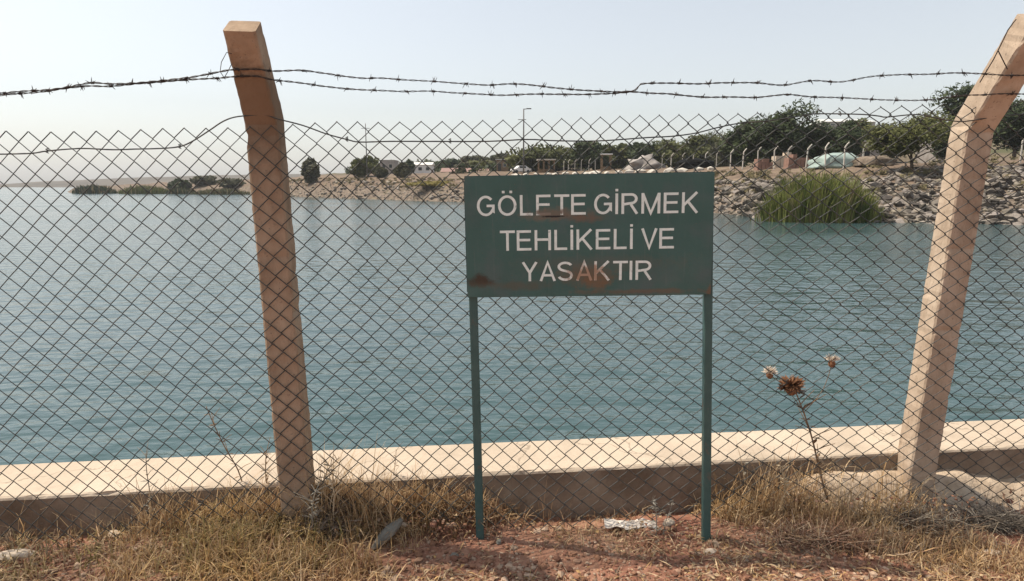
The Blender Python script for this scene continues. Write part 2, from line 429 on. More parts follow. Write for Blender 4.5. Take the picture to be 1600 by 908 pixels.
# pale mound of earth between the fence and the wall by the right post
mb = MB(); N1, N2 = 60, 22
def mound_h(x, s):
    prof = smooth(1.0, 1.55, x) * smooth(3.35, 2.0, x)
    top = 0.185 * prof + 0.025 * prof * math.floor(2.5 * (0.5 + 0.5 * noise.noise(Vector((x * 3.1, s * 5, 50))))) / 2.5
    return top * smooth(0.20, 0.02, s) - 0.03 + 0.010 * noise.noise(Vector((x * 9, s * 9, 0))) + 0.012 * noise.noise(Vector((x * 3, s * 4, 7)))
for j in range(N2 + 1):
    for i in range(N1 + 1):
        x = 0.9 + 2.8 * i / N1; s = -0.03 + 0.47 * j / N2
        y = wall_y(x) - s
        mb.vert((x, y, ground_z(x, y) + mound_h(x, s)))
for j in range(N2):
    for i in range(N1):
        a = j * (N1 + 1) + i; mb.face(a, a + N1 + 1, a + N1 + 2, a + 1)
tag(mb.build('soil_mound', M_MOUND, smooth=True), kind='structure')
def surf_z(x, y):
    s = wall_y(x) - y
    z = ground_z(x, y)
    if 0.9 < x < 3.7 and -0.03 < s < 0.44: z = max(z, z + mound_h(x, s))
    return z

# ------------------------------------------------------------------ lake
mb = MB()
WZ = -0.95
mb.vert((-3000, -40, WZ)); mb.vert((3000, -40, WZ)); mb.vert((3000, 5200, WZ)); mb.vert((-3000, 5200, WZ))
# the lake begins under the wall: keep it on the far side of the wall line
mb.v[0] = (-3000, wall_y(-3000) + 0.2, WZ); mb.v[1] = (3000, wall_y(3000) + 0.2, WZ)
mb.face(0, 1, 2, 3)
m = bpy.data.materials.new('lake_water'); m.use_nodes = True
n = m.node_tree.nodes; l = m.node_tree.links; b = n['Principled BSDF']
b.inputs['IOR'].default_value = 1.33
tc = n.new('ShaderNodeTexCoord')
def wave(sx, sy, rot, det, rough):
    mp = n.new('ShaderNodeMapping'); mp.inputs['Scale'].default_value = (sx, sy, 1); mp.inputs['Rotation'].default_value = (0, 0, R(rot))
    l.new(tc.outputs['Object'], mp.inputs['Vector']); return noise_n(n, l, mp.outputs[0], 1.0, det, rough)
big = wave(0.035, 0.11, 12, 4, 0.55)                      # wind patches
patch = step_n(n, l, big, 0.36, 0.64)
l.new(mixc(n, l, patch, (0.036, 0.070, 0.073), (0.051, 0.093, 0.096)), b.inputs['Base Color'])
l.new(math_n(n, l, 'ADD', 0.09, math_n(n, l, 'MULTIPLY', patch, 0.06)), b.inputs['Roughness'])
h0 = wave(0.6, 1.2, -8, 2, 0.5); h1 = wave(1.25, 2.5, 10, 3, 0.5); h2 = wave(3.4, 6.5, -14, 3, 0.55)
hh = math_n(n, l, 'ADD', math_n(n, l, 'MULTIPLY', h1, 1.0), math_n(n, l, 'MULTIPLY', h2, 0.22))
hh = math_n(n, l, 'ADD', hh, math_n(n, l, 'MULTIPLY', h0, 0.9))
hh = math_n(n, l, 'MULTIPLY', hh, math_n(n, l, 'ADD', 0.65, math_n(n, l, 'MULTIPLY', patch, 0.5)))
bp = n.new('ShaderNodeBump'); bp.inputs['Strength'].default_value = 1.0; bp.inputs['Distance'].default_value = 0.075
l.new(hh, bp.inputs['Height']); l.new(bp.outputs[0], b.inputs['Normal'])
tag(mb.build('lake', m), kind='structure')

# ------------------------------------------------------------------ far bank terrain
U = [110, 190, 300, 400, 450, 560, 720, 900, 1034, 1120, 1190, 1280, 1370, 1480, 1600, 1900, 2400]
WLY = [302, 302.5, 303, 304, 307, 311, 316, 325, 329, 333, 341, 345, 347, 349, 351, 356, 362]
def y_of_waterline(py): return on_z(800, py, WZ).y
Y0 = [y_of_waterline(p) for p in WLY]
ROCKP = [298, 295, 291, 287, 285, 285, 286, 285, 285, 286, 286, 286, 283, 279, 273, 268, 262]
BENP = [296, 292, 287, 282, 279, 274, 269, 266.5, 262, 261, 260, 259, 257, 254, 248, 240, 230]
Y1 = [y + w for y, w in zip(Y0, [6, 8, 9, 9, 9, 9, 9, 9, 8.5, 8, 8, 8, 8, 8, 9, 9, 9])]
Y2 = [y + w for y, w in zip(Y0, [14, 18, 22, 26, 28, 34, 46, 58, 44, 30, 28, 23, 17, 15, 20, 22, 24])]
RIDP = [297, 290, 284, 279, 277, 268, 257, 244, 229, 214, 210, 204, 196, 188, 180, 165, 150]
Z1 = [z_at(p, y) for p, y in zip(ROCKP, Y1)]
Z2 = [z_at(p, y) for p, y in zip(BENP, Y2)]
YR = 330
ZR = [z_at(p, YR) for p in RIDP]
def terr(u, Y):
    y0, y1, y2 = np.interp(u, U, Y0), np.interp(u, U, Y1), np.interp(u, U, Y2)
    z1, z2, zr = np.interp(u, U, Z1), np.interp(u, U, Z2), np.interp(u, U, ZR)
    if u < 110:
        k = max(0, 1 - (110 - u) / 12); z1 = -3 + (z1 + 3) * k; z2 = -3 + (z2 + 3) * k; zr = -3 + (zr + 3) * k
    ys = [y0 - 12, y0, y1, y2, y2 + 30, YR, YR + 250]
    zs = [WZ - 3, WZ if u >= 110 else WZ - 1, z1, z2, z2 + 0.4, zr, zr - 14]
    ys[4] = min(ys[4], YR - 10)
    return float(np.interp(Y, ys, zs))
def u_of(x, Y): return 800 + x / Y * FPX / (CP) * 1.0
def px_x(u, Y, z=0.0):
    depth = Y * CP - (z - CAM_H) * SP
    return (u - 800) / FPX * depth
def bank_pt(u, Y):
    z = terr(u, Y); return Vector((px_x(u, Y, z), Y, z))
mb = MB()
us = list(range(60, 2420, 14))
offs = [-10, -5, -2, 0, 1, 2, 3, 4.5, 6, 7.5, 9, 11, 13, 15, 17, 20, 23, 26, 30, 35, 40, 46, 52, 60, 70, 85, 105, 130, 160, 200, 250, 320, 450]
for u in us:
    y0 = float(np.interp(u, U, Y0))
    for o in offs:
        Y = y0 + o
        p = bank_pt(u, Y)
        amp = 0.0 if o < 0 else min(0.35, 0.10 + 0.004 * o)
        if o > 60: amp = 1.0
        zz = p.z + amp * (noise.noise(Vector((p.x * 0.25, p.y * 0.25, 0))) + 0.6 * noise.noise(Vector((p.x * 0.8, p.y * 0.8, 5))))
        mb.vert((p.x, p.y, zz))
no = len(offs)
for i in range(len(us) - 1):
    for j in range(no - 1):
        a = i * no + j; mb.face(a, a + no, a + no + 1, a + 1)
bank = mb.build('lake_bank', M_BANK, smooth=True); tag(bank, kind='structure')

# far low hills beyond the lake
mb = MB()
hu = list(range(-1400, 2600, 20)); HY = 1150
RU = [-1400, -400, 0, 100, 180, 260, 340, 420, 560, 720, 900, 2600]
RP = [289, 289, 288, 283, 279, 277, 274, 273, 271, 266, 260, 230]
for u in hu:
    zr = z_at(float(np.interp(u, RU, RP)) + 1.2 * noise.noise(Vector((u * 0.02, 0, 0))), HY)
    for dy, k in ((-230, None), (-200, 0.0), (-110, 0.45), (0, 1.0), (250, 1.15), (600, 0.9)):
        Y = HY + dy
        z = WZ - 2 if k is None else WZ + 0.5 + (zr - WZ) * k
        mb.vert((px_x(u, HY, 0) * (Y / HY), Y + 25 * noise.noise(Vector((u * 0.013, dy * 0.01, 4))), z))
for i in range(len(hu) - 1):
    for j in range(5):
        a = i * 6 + j; mb.face(a, a + 6, a + 7, a + 1)
tag(mb.build('far_hills', M_HILL, smooth=True), kind='structure')

# ------------------------------------------------------------------ concrete wall
mb = MB()
L0, L1 = -60.0, 60.0
TH = 0.36
cs = [(0, -0.7), (0, WALL_Z - 0.014), (-0.004, WALL_Z - 0.005), (-0.014, WALL_Z), (-TH + 0.014, WALL_Z), (-TH + 0.003, WALL_Z - 0.006), (-TH, WALL_Z - 0.02), (-TH, -2.4)]
xs = [L0, -30, -12, -6] + [-4.5 + 0.06 * i for i in range(166)] + [6.5, 12, 30, L1]
for x in xs:
    for k, (s, z) in enumerate(cs):
        p = Vector((x, wall_y(x), 0)) + WN * s
        j = 0.0
        if abs(x) < 6 and 1 <= k <= 6:
            j = 0.005 * noise.noise(Vector((x * 6, k * 3, 2))) + 0.007 * noise.noise(Vector((x * 1.3, k * 0.3, 8))) - (max(0, noise.noise(Vector((x * 9, 4, 4))) - .35) * .05 if k in (1, 2) else 0)
        mb.vert((p.x + WN.x * j, p.y + WN.y * j, z + j * 0.7))
nc = len(cs)
for i in range(len(xs) - 1):
    for k in range(nc - 1):
        a = i * nc + k; mb.face(a, a + nc, a + nc + 1, a + 1)
mb.face(*range(nc)); mb.face(*[(len(xs) - 1) * nc + k for k in reversed(range(nc))])
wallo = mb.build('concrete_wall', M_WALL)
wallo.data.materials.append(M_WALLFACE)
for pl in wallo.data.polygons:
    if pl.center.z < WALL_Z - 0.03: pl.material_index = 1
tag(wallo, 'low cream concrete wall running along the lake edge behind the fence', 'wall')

# ------------------------------------------------------------------ fence posts
def fence_post(bot_px, top_px, size, label, seed, arm=0.40, zb=ZB, taper=0.10, top_end=None, m=None, twist=0.0, X=None, lean=0.0):
    rg = random.Random(seed)
    if X is None:
        pb = on_plane(*bot_px, FP0, WN); pt = on_plane(*top_px, FP0, WN)
        # run the line of the front face from below the soil to the bend
        d = (pt - pb) / (pt.z - pb.z)
        base = pb - d * pb.z
    else:
        d = WT * lean + Vector((0, 0, 1)); base = FP0 + WT * X
    root_loc = base.copy()
    gz = surf_z(base.x, base.y)
    mbp = MB()
    if top_end is not None: arm = (arm_point(*top_end).z - zb) / math.cos(R(ARM_ANG))
    secs = []                                           # (centre of the section, up direction, half size)
    zs = [gz - 0.25 + (zb - gz + 0.25) * i / 90 for i in range(90)]
    for z in zs:
        secs.append((base + d * z, (0, 0, 1), size * (1 - 0.05 * z / 2)))
    # mitred bend, then the arm tilted towards the camera
    ang = ARM_ANG
    q0 = base + d * zb
    secs.append((q0 + Vector((0, 0, 0)), 'mitre', size * 0.95))
    dirv = (WN * math.sin(R(ang)) + Vector((0, 0, 1)) * math.cos(R(ang)) + WT * d.dot(WT) * 0.9)
    for i in range(1, 19):
        secs.append((q0 + dirv * arm * i / 18, 'arm', size * (0.95 - taper * i / 18)))
    ch = 0.10
    prof = []
    for sx, sy in ((-1, 0), (1, 0), (1, 1), (-1, 1)):   # y 0 = front face, 1 = back
        pass
    prof = [(-0.5 + ch * .6, 0), (0.5 - ch * .6, 0), (0.5, ch * .6), (0.5, 1 - ch * .6), (0.5 - ch * .6, 1), (-0.5 + ch * .6, 1), (-0.5, 1 - ch * .6), (-0.5, ch * .6)]
    back = Matrix.Rotation(R(twist), 3, 'Z') @ (-WN); side = Matrix.Rotation(R(twist), 3, 'Z') @ WT
    up = Vector((0, 0, 1))
    for c, kind, sz in secs:
        if kind == 'mitre':
            bv = (back * math.cos(R(ang / 2)) + up * math.sin(R(ang / 2))) / math.cos(R(ang / 2))
        elif kind == 'arm':
            bv = back * math.cos(R(ang)) + up * math.sin(R(ang))
        else: bv = back
        if twist: c = c - WN * 0.012
        for k, (px_, py_) in enumerate(prof):
            p = c + side * px_ * sz + bv * py_ * sz
            q_ = Vector((p.z * 8, k * 5, seed)); f_ = Vector((p.z * 34, k * 5, seed + 40))
            p += Vector((noise.noise(q_), noise.noise(q_ + Vector((0, 0, 9))), 0)) * 0.002 + Vector((noise.noise(f_), noise.noise(f_ + Vector((0, 0, 9))), 0)) * 0.0028
            chip = max(0.0, noise.noise(Vector((p.z * 13, (k // 2) * 7.0, seed + 70))) - 0.34) * 0.045      # knocked-off corners
            p += (c + bv * sz * 0.5 - p).normalized() * chip
            mbp.vert(p - root_loc)
    for i in range(len(secs) - 1):
        for k in range(8):
            k2 = (k + 1) % 8
            mbp.face(i * 8 + k, i * 8 + k2, (i + 1) * 8 + k2, (i + 1) * 8 + k)
    mbp.face(*reversed(range(8))); mbp.face(*[(len(secs) - 1) * 8 + k for k in range(8)])
    o = mbp.build('fence_post', m or M_POST, loc=root_loc)
    tag(o, label, 'fence post', 'near fence posts')
    return o
post_l = fence_post((459, 760), (408, 200), 0.128, 'brown concrete fence post with bent top, left of the green sign', 3, top_end=(378, 49), m=M_POSTL)
post_r = fence_post((1438, 790), (1537, 200), 0.128, 'concrete fence post with one sunlit side, right of the green sign', 7, top_end=(1600, 34), taper=0.02, twist=-8)
fence_post(None, None, 0.128, 'concrete fence post standing just beyond the left edge of view', 15, X=-3.78, lean=-0.02)
fence_post(None, None, 0.128, 'concrete fence post standing just beyond the right edge of view', 21, X=4.85, lean=0.02)
def tie(parent, pix, r=0.0013):
    pts = [arm_point(x, y, 0.012) - parent.location for x, y in pix]
    MB().tube(pts, r, 5).build('tie_wire', M_BARB, parent, smooth=True)
tie(post_l, [(352, 124), (344, 112), (346, 97), (354, 82), (362, 84)])
tie(post_l, [(362, 100), (356, 112), (350, 122)])
tie(post_r, [(1588, 30), (1583, 36), (1575, 47), (1562, 74), (1553, 92), (1544, 107), (1531, 129)], 0.0022)
tie(post_r, [(1560, 80), (1566, 92), (1574, 108)], 0.0022)

# ------------------------------------------------------------------ chain link
fence = empty('chain_link_fence', FP0 + Vector((0, 0, 0)), 'dark grey chain link mesh hung on the concrete posts', 'fence')
def s_of(px, py):                                        # distance along the fence for a pixel on the mesh plane
    p = on_plane(px, py, MESH_P0, WN); return (p - MESH_P0).dot(WT), p.z
TOP = [s_of(x, y) for x, y in ((-250, 207), (0, 206), (100, 205), (200, 203), (300, 199), (390, 199), (470, 194), (560, 190), (700, 189), (850, 186), (1000, 182), (1140, 177), (1250, 170), (1330, 166), (1430, 163), (1500, 160), (1700, 152))]
TS, TZ = [a for a, b in TOP], [b for a, b in TOP]
PITCH_S = [-4, 0.2, 0.7, 1.4, 5]
PITCH_W = [0.0775, 0.0785, 0.083, 0.092, 0.090]
MB_S = []                                                # strand boundaries along the fence
s = -3.95
while s < 4.95:
    MB_S.append(s); s += float(np.interp(s, PITCH_S, PITCH_W)) / 2
rowh = 0.0775
def warp(s, z, top):
    a = 0.010 * noise.noise(Vector((s * 1.3, z * 1.3, 2))) + 0.004 * noise.noise(Vector((s * 5, z * 5, 6)))
    bz = 0.012 * noise.noise(Vector((s * 1.1, z * 1.1, 12))) + 0.004 * noise.noise(Vector((s * 5, z * 5, 16)))
    lean = 0.045 * smooth(0.0, -1.4, s) - 0.03 * smooth(0.9, 2.0, s)
    off = 0.010 * noise.noise(Vector((s * 0.9, z * 0.9, 22)))
    return s + a - lean * (z - 0.9), z + bz, off
WIRE_R = 0.0020
for k in range(len(MB_S) - 1):
    sl, sr = MB_S[k], MB_S[k + 1]
    ztop = float(np.interp((sl + sr) / 2, TS, TZ))
    par = k % 2
    # peak sits at every even boundary: strands k (even) and k-1 meet there
    pts = []
    i = 0
    z = ztop
    right = (par == 1)                                   # where this strand starts, at its peak
    zend = -0.03
    first = True
    while z > zend:
        sx = sr if right else sl
        sgn = 1 if right else -1
        w0, z0, off = warp(sx, z, ztop)
        o2 = off + (0.0024 if (i % 2 == 0) else -0.0024) * (1 if par else -1)
        inw = (sl + sr) / 2
        # rounded corner: three points round each knuckle
        e = 0.0045
        for dz_, ds_ in ((0.9, -1.0), (0, 0.0), (-0.9, -1.0)):
            if first and dz_ > 0: continue
            pts.append((w0 + sgn * (0.0022 + ds_ * e), z0 + dz_ * e, o2))
        first = False
        z -= rowh * float(np.interp((sl + sr) / 2, PITCH_S, [1, 1, 0.97, 0.92, 0.92])) / 2
        right = not right; i += 1
    s0, z0, o0 = pts[0]
    pts[0] = (s0 + (-0.0022 if par else 0.0022), z0, o0)
    P = [WT * a + Vector((0, 0, b_)) + WN * (0.008 + c_) for a, b_, c_ in pts]
    MB().tube(P, WIRE_R, 4).build('wire_strand', M_WIRE, fence, smooth=True)
TENS = [(-250, 246), (0, 241), (50, 239.5), (74, 236), (126, 232), (175, 234), (211, 233), (251, 232), (281, 229), (301, 220.6), (327, 204), (350, 189), (373, 182), (413, 180), (434, 186), (473, 196), (509, 209), (542, 218), (562, 222), (608, 221), (664, 221), (760, 221), (823, 218), (869, 220), (920, 220.5), (950, 219.5), (1012, 215), (1050, 213), (1087, 208), (1125, 198.5), (1160, 192), (1199, 189), (1260, 180), (1271, 178), (1312, 178), (1350, 179), (1374, 181.5), (1386, 183), (1433, 179), (1470, 186), (1499, 190), (1521, 188), (1570, 181), (1700, 170)]
def spline(P, n=5):
    out = []
    for i in range(len(P) - 1):
        p0, p1, p2, p3 = P[max(i - 1, 0)], P[i], P[i + 1], P[min(i + 2, len(P) - 1)]
        for k in range(n):
            t = k / n
            out.append(0.5 * ((2 * p1) + (p2 - p0) * t + (2 * p0 - 5 * p1 + 4 * p2 - p3) * t * t + (3 * p1 - p0 - 3 * p2 + p3) * t ** 3))
    out.append(P[-1]); return out
P = [on_plane(x, y, MESH_P0 + WN * 0.010, WN) - FP0 for x, y in TENS]
MB().tube(spline(P, 4), 0.0026, 6).build('tension_wire', M_WIRE, fence, smooth=True)
for x, y in ((74, 236), (281, 229), (542, 218), (703, 221), (1125, 198.5), (1312, 178)):
    c = on_plane(x, y, MESH_P0 + WN * 0.010, WN) - FP0
    pts = [c + Vector((0, 0, 0)) + (WT * math.cos(a) * 0.004 + WN * math.sin(a) * 0.006 + Vector((0, 0, -0.008 + a * 0.0016))) for a in [i * 0.8 for i in range(16)]]
    MB().tube(pts + [pts[-1] + WN * 0.01 - Vector((0, 0, 0.016))], 0.0016, 5).build('tie_wire', M_WIRE, fence, smooth=True)

# ------------------------------------------------------------------ barbed wire
UP = [(-260, 172), (-100, 160), (0, 146.5), (30, 143), (89, 139), (139, 130), (172, 131), (211, 130), (254, 126), (297, 121), (344, 112), (362, 109), (400, 108), (426, 111), (469, 110), (509, 115), (562, 122), (592, 122), (635, 125), (676, 127), (716, 130), (760, 133), (798, 131), (840, 134), (882, 139), (927, 142), (964, 143.5), (984, 143), (993, 141), (998, 135), (1006, 131), (1047, 130), (1091, 131), (1134, 129.5), (1180, 129.5), (1224, 133), (1269, 126), (1313, 128), (1361, 120), (1404, 117), (1451, 116), (1494, 114), (1546, 116), (1593, 118), (1720, 112), (1850, 118)]
LO = [(-260, 176), (-100, 163), (0, 149), (59, 144), (129, 135), (168, 135), (218, 130.5), (258, 127.5), (304, 124), (342, 122), (364, 120), (400, 119), (426, 125), (466, 129), (506, 135), (545, 139), (588, 141), (628, 143), (671, 142.5), (711, 145), (764, 148), (793, 148.6), (843, 147), (878, 147.5), (920, 147.5), (964, 145.5), (990, 144), (1018, 146), (1045, 147), (1077, 150), (1106, 152), (1139, 151.5), (1180, 152.3), (1228, 148), (1266, 151), (1317, 153), (1394, 156.6), (1452, 156), (1503, 149.5), (1533, 148.5), (1580, 147), (1720, 150), (1850, 160)]
barb_me = None
def barb_mesh(v):
    rg = random.Random(40 + v); mbb = MB()
    coil = [Vector((-0.006 + 0.012 * i / 14, 0.0042 * math.cos(i * 1.35), 0.0042 * math.sin(i * 1.35))) for i in range(15)]
    mbb.tube(coil, 0.0014, 4)
    for i in range(4):
        a = rg.uniform(0, 6.28); L = rg.uniform(0.014, 0.021); x = -0.005 + 0.0033 * i
        d = Vector((rg.uniform(-0.5, 0.5), math.cos(a), math.sin(a))).normalized()
        mbb.tube([Vector((x, 0, 0)), Vector((x, 0, 0)) + d * L * 0.6, Vector((x, 0, 0)) + d * L], [0.0015, 0.0013, 0.0004], 4)
    me = mbb.mesh('barb', True); me.materials.append(M_BARB); return me
BARBS = [barb_mesh(v) for v in range(4)]
def barbed(pix, label, off, phase):
    root = empty('barbed_wire', arm_point(800, 140), label, 'barbed wire')
    P = [arm_point(x, y, off) - root.location for x, y in pix]
    S = spline(P, 12)
    # resample evenly
    out = [S[0]]; acc = 0
    for a, b_ in zip(S, S[1:]):
        seg = (b_ - a).length; 
        while acc + seg >= 0.011:
            k = (0.011 - acc) / seg; a = a + (b_ - a) * k; seg = (b_ - a).length; out.append(a.copy()); acc = 0
        acc += seg
    for ph in (0, math.pi):
        pts = []
        for i, p in enumerate(out):
            t = (out[min(i + 1, len(out) - 1)] - out[max(i - 1, 0)]).normalized()
            u = t.cross(Vector((0, 0, 1))).normalized(); w = t.cross(u)
            a = ph + i * 0.011 / 0.075 * 2 * math.pi
            wob = 0.0012 * noise.noise(p * 11)
            pts.append(p + (u * math.cos(a) + w * math.sin(a)) * 0.0021 + Vector((0, 0, wob)))
        MB().tube(pts, 0.00165, 4).build('wire_strand', M_BARB, root, smooth=True)
    step = 9
    i = phase; k = 0
    while i < len(out) - 2:
        o = bpy.data.objects.new('barb', BARBS[k % 4]); link(o, root)
        t = (out[i + 1] - out[i]).normalized()
        o.location = out[i]
        o.rotation_euler = (t.to_track_quat('X', 'Z') @ Matrix.Rotation(rnd.uniform(0, 6.28), 3, 'X').to_quaternion()).to_euler()
        i += int(rnd.uniform(8.5, 12.5)); k += 1
barbed(UP, 'upper rusty barbed wire strand strung between the bent post tops', 0.006, 3)
barbed(LO, 'lower rusty barbed wire strand just above the mesh', 0.006, 8)

# ------------------------------------------------------------------ warning sign
SIGN_Y = on_z(927, 847, 0.045).y
tl, tr_ = on_y(723, 278, SIGN_Y + 0.012), on_y(1115, 268, SIGN_Y - 0.012)
bl, br = on_y(733, 463, SIGN_Y + 0.012), on_y(1112, 461, SIGN_Y - 0.012)
xax = ((tr_ - tl) + (br - bl)).normalized()
zax = ((tl - bl) + (tr_ - br)); zax = (zax - xax * zax.dot(xax)).normalized()
yax = zax.cross(xax)
SW = ((tr_ - tl).length + (br - bl).length) / 2; SH = ((tl - bl).length + (tr_ - br).length) / 2
cbot = (bl + br) / 2 + ((tl + tr_) / 2 - zax * SH - (bl + br) / 2) * 0.5
rot = Matrix((xax, yax, zax)).transposed()
sroot = empty('warning_sign', Vector((cbot.x, SIGN_Y, surf_z(cbot.x, SIGN_Y))), 'green metal warning sign with white lettering on two steel legs', 'sign')
SM = Matrix.Translation(cbot - sroot.location) @ rot.to_4x4()
def sbuild(mbx, name, m, parent, smooth=False):
    o = mbx.build(name, m, None, smooth); o.parent = parent
    return o
# sheet, slightly buckled
mb = MB(); NX, NZ = 40, 20; TH2 = 0.0018
for side in (0, 1):
    for j in range(NZ + 1):
        for i in range(NX + 1):
            x = -SW / 2 + SW * i / NX; z = SH * j / NZ
            e = min(1, 6 * min(i / NX, 1 - i / NX)) * min(1, 6 * min(j / NZ, 1 - j / NZ))
            y = 0.006 * e * noise.noise(Vector((x * 3, z * 4, 5))) + (TH2 if side else 0)
            if j == 0: y += -0.004 * (1 if not side else 1) * noise.noise(Vector((x * 6, 0, 1)))
            mb.vert((x, y, z))
K = (NX + 1) * (NZ + 1)
for j in range(NZ):
    for i in range(NX):
        a = j * (NX + 1) + i
        mb.face(a, a + 1, a + NX + 2, a + NX + 1)
        mb.face(K + a, K + a + NX + 1, K + a + NX + 2, K + a + 1)
rim = [i for i in range(NX + 1)] + [j * (NX + 1) + NX for j in range(1, NZ + 1)] + [NZ * (NX + 1) + i for i in range(NX - 1, -1, -1)] + [j * (NX + 1) for j in range(NZ - 1, 0, -1)]
for a, b_ in zip(rim, rim[1:] + rim[:1]): mb.face(a, K + a, K + b_, b_)
board = mb.build('board', M_SIGN, sroot, smooth=False)
board.matrix_local = SM
def board_y(x, z):
    i, j = (x + SW / 2) / SW, z / SH
    e = min(1, 6 * min(i, 1 - i)) * min(1, 6 * min(j, 1 - j))
    return 0.006 * e * noise.noise(Vector((x * 3, z * 4, 5)))
# back frame of thin angle steel
for (x0, x1, z0, z1) in ((-SW / 2, SW / 2, SH - 0.02, SH + 0.003), (-SW / 2, SW / 2, -0.003, 0.02), (-SW / 2 - 0.003, -SW / 2 + 0.02, 0.02, SH - 0.02), (SW / 2 - 0.02, SW / 2 + 0.003, 0.02, SH - 0.02)):
    o = MB().box(x0, x1, 0.008, 0.03, z0, z1).build('frame_bar', M_LEG, board)
# lettering drawn as strokes of even width, one mesh per letter
def arc(cx, cz, rx, rz, a0, a1, n_=18):
    return [(cx + rx * math.cos(R(a0 + (a1 - a0) * i / n_)), cz + rz * math.sin(R(a0 + (a1 - a0) * i / n_))) for i in range(n_ + 1)]
SWT = 0.122                                              # stroke width for a cap height of 1
h_ = SWT / 2
GLYPH = {
    'G': (0.80, [arc(.40, .5, .40 - h_, .5 - h_, 42, 328, 26) + [(.80 - h_, .235), (.80 - h_, .50), (.44, .50)]]),
    'O': (0.84, [arc(.42, .5, .42 - h_, .5 - h_, 0, 360, 30)]),
    'L': (0.58, [[(h_, 1), (h_, h_), (.58, h_)]]),
    'E': (0.66, [[(.65, 1 - h_), (h_, 1 - h_), (h_, h_), (.66, h_)], [(h_, .52), (.61, .52)]]),
    'T': (0.68, [[(0, 1 - h_), (.68, 1 - h_)], [(.34, 1 - h_), (.34, 0)]]),
    'I': (SWT, [[(h_, 1), (h_, 0)]]),
    'R': (0.74, [[(h_, 0), (h_, 1 - h_), (.42, 1 - h_)] + arc(.44, .73, .22, .27 - h_, 90, -90, 10) + [(h_, .46)], [(.42, .46), (.70, 0)]]),
    'M': (0.84, [[(h_, 0), (h_, 1)], [(h_, .97), (.42, .02), (.84 - h_, .97)], [(.84 - h_, 1), (.84 - h_, 0)]]),
    'K': (0.72, [[(h_, 1), (h_, 0)], [(.66, 1), (h_, .36)], [(.27, .55), (.68, 0)]]),
    'H': (0.74, [[(h_, 1), (h_, 0)], [(.74 - h_, 1), (.74 - h_, 0)], [(h_, .53), (.74 - h_, .53)]]),
    'V': (0.74, [[(.06, 1), (.37, .05), (.68, 1)]]),
    'Y': (0.74, [[(.06, 1), (.37, .44), (.68, 1)], [(.37, .46), (.37, 0)]]),
    'A': (0.76, [[(.06, 0), (.38, .97), (.70, 0)], [(.17, .30), (.59, .30)]]),
    'S': (0.70, [arc(.35, .745, .29, .255 - h_, 20, 180, 12) + arc(.35, .735, .29, .20, 190, 250, 4) + arc(.35, .27, .30, .235, 70, 0, 6) + arc(.35, .265, .29, .265 - h_, -10, -165, 12)]),
}
GLYPH['Ö'] = (GLYPH['O'][0], GLYPH['O'][1] + [[(.25, 1.10), (.25, 1.22)], [(.59, 1.10), (.59, 1.22)]])
GLYPH['İ'] = (SWT, [[(h_, 1), (h_, 0)], [(h_, 1.10), (h_, 1.22)]])
def ribbon(mbx, pts, w, place, dy):
    V = [Vector(p) for p in pts]; L_, R_ = [], []
    for i in range(len(V)):
        a = (V[i] - V[i - 1]).normalized() if i else None
        b_ = (V[i + 1] - V[i]).normalized() if i < len(V) - 1 else None
        if a is None: a = b_
        if b_ is None: b_ = a
        na, nb_ = Vector((-a.y, a.x)), Vector((-b_.y, b_.x)); m_ = (na + nb_)
        if m_.length < .2: m_ = na
        m_.normalize(); k = min(2.2, 1 / max(.3, m_.dot(na)))
        L_.append(V[i] + m_ * w / 2 * k); R_.append(V[i] - m_ * w / 2 * k)
    b0 = len(mbx.v); n_ = len(V)
    for q in L_ + R_: mbx.vert(place(q.x, q.y, -dy))
    for q in L_ + R_: mbx.vert(place(q.x, q.y, 0.0006))
    for i in range(n_ - 1):
        mbx.face(b0 + i, b0 + n_ + i, b0 + n_ + i + 1, b0 + i + 1)
        mbx.face(b0 + i, b0 + i + 1, b0 + 2 * n_ + i + 1, b0 + 2 * n_ + i)
        mbx.face(b0 + n_ + i + 1, b0 + n_ + i, b0 + 3 * n_ + i, b0 + 3 * n_ + i + 1)
    for i in (0, n_ - 1): mbx.face(b0 + i, b0 + n_ + i, b0 + 3 * n_ + i, b0 + 2 * n_ + i)
for body, x0, x1, base, cap in (('GÖLETE GİRMEK', 0.048, 0.938, 0.163, 0.080), ('TEHLİKELİ VE', 0.139, 0.845, 0.309, 0.080), ('YASAKTIR', 0.226, 0.757, 0.440, 0.077)):
    adv = []; cur = 0.0
    for chh in body:
        if chh == ' ': cur += .22; continue
        adv.append((chh, cur)); cur += GLYPH[chh][0] + (.15 if chh not in 'TVYA' else .08)
    tot = adv[-1][1] + GLYPH[adv[-1][0]][0]
    kx = (x1 - x0) * SW / tot
    for chh, a0 in adv:
        mbl = MB()
        def place(gx_, gz_, dy, a0=a0):
            x = -SW / 2 + x0 * SW + (a0 + gx_) * kx; z = SH - base * SH / 0.505 + gz_ * cap
            return (x, board_y(x, z) + dy, z)
        for i, pl in enumerate(GLYPH[chh][1]): ribbon(mbl, pl, SWT, place, 0.0010 + 0.0002 * i)
        mbl.build('letter', M_LETTER, board)
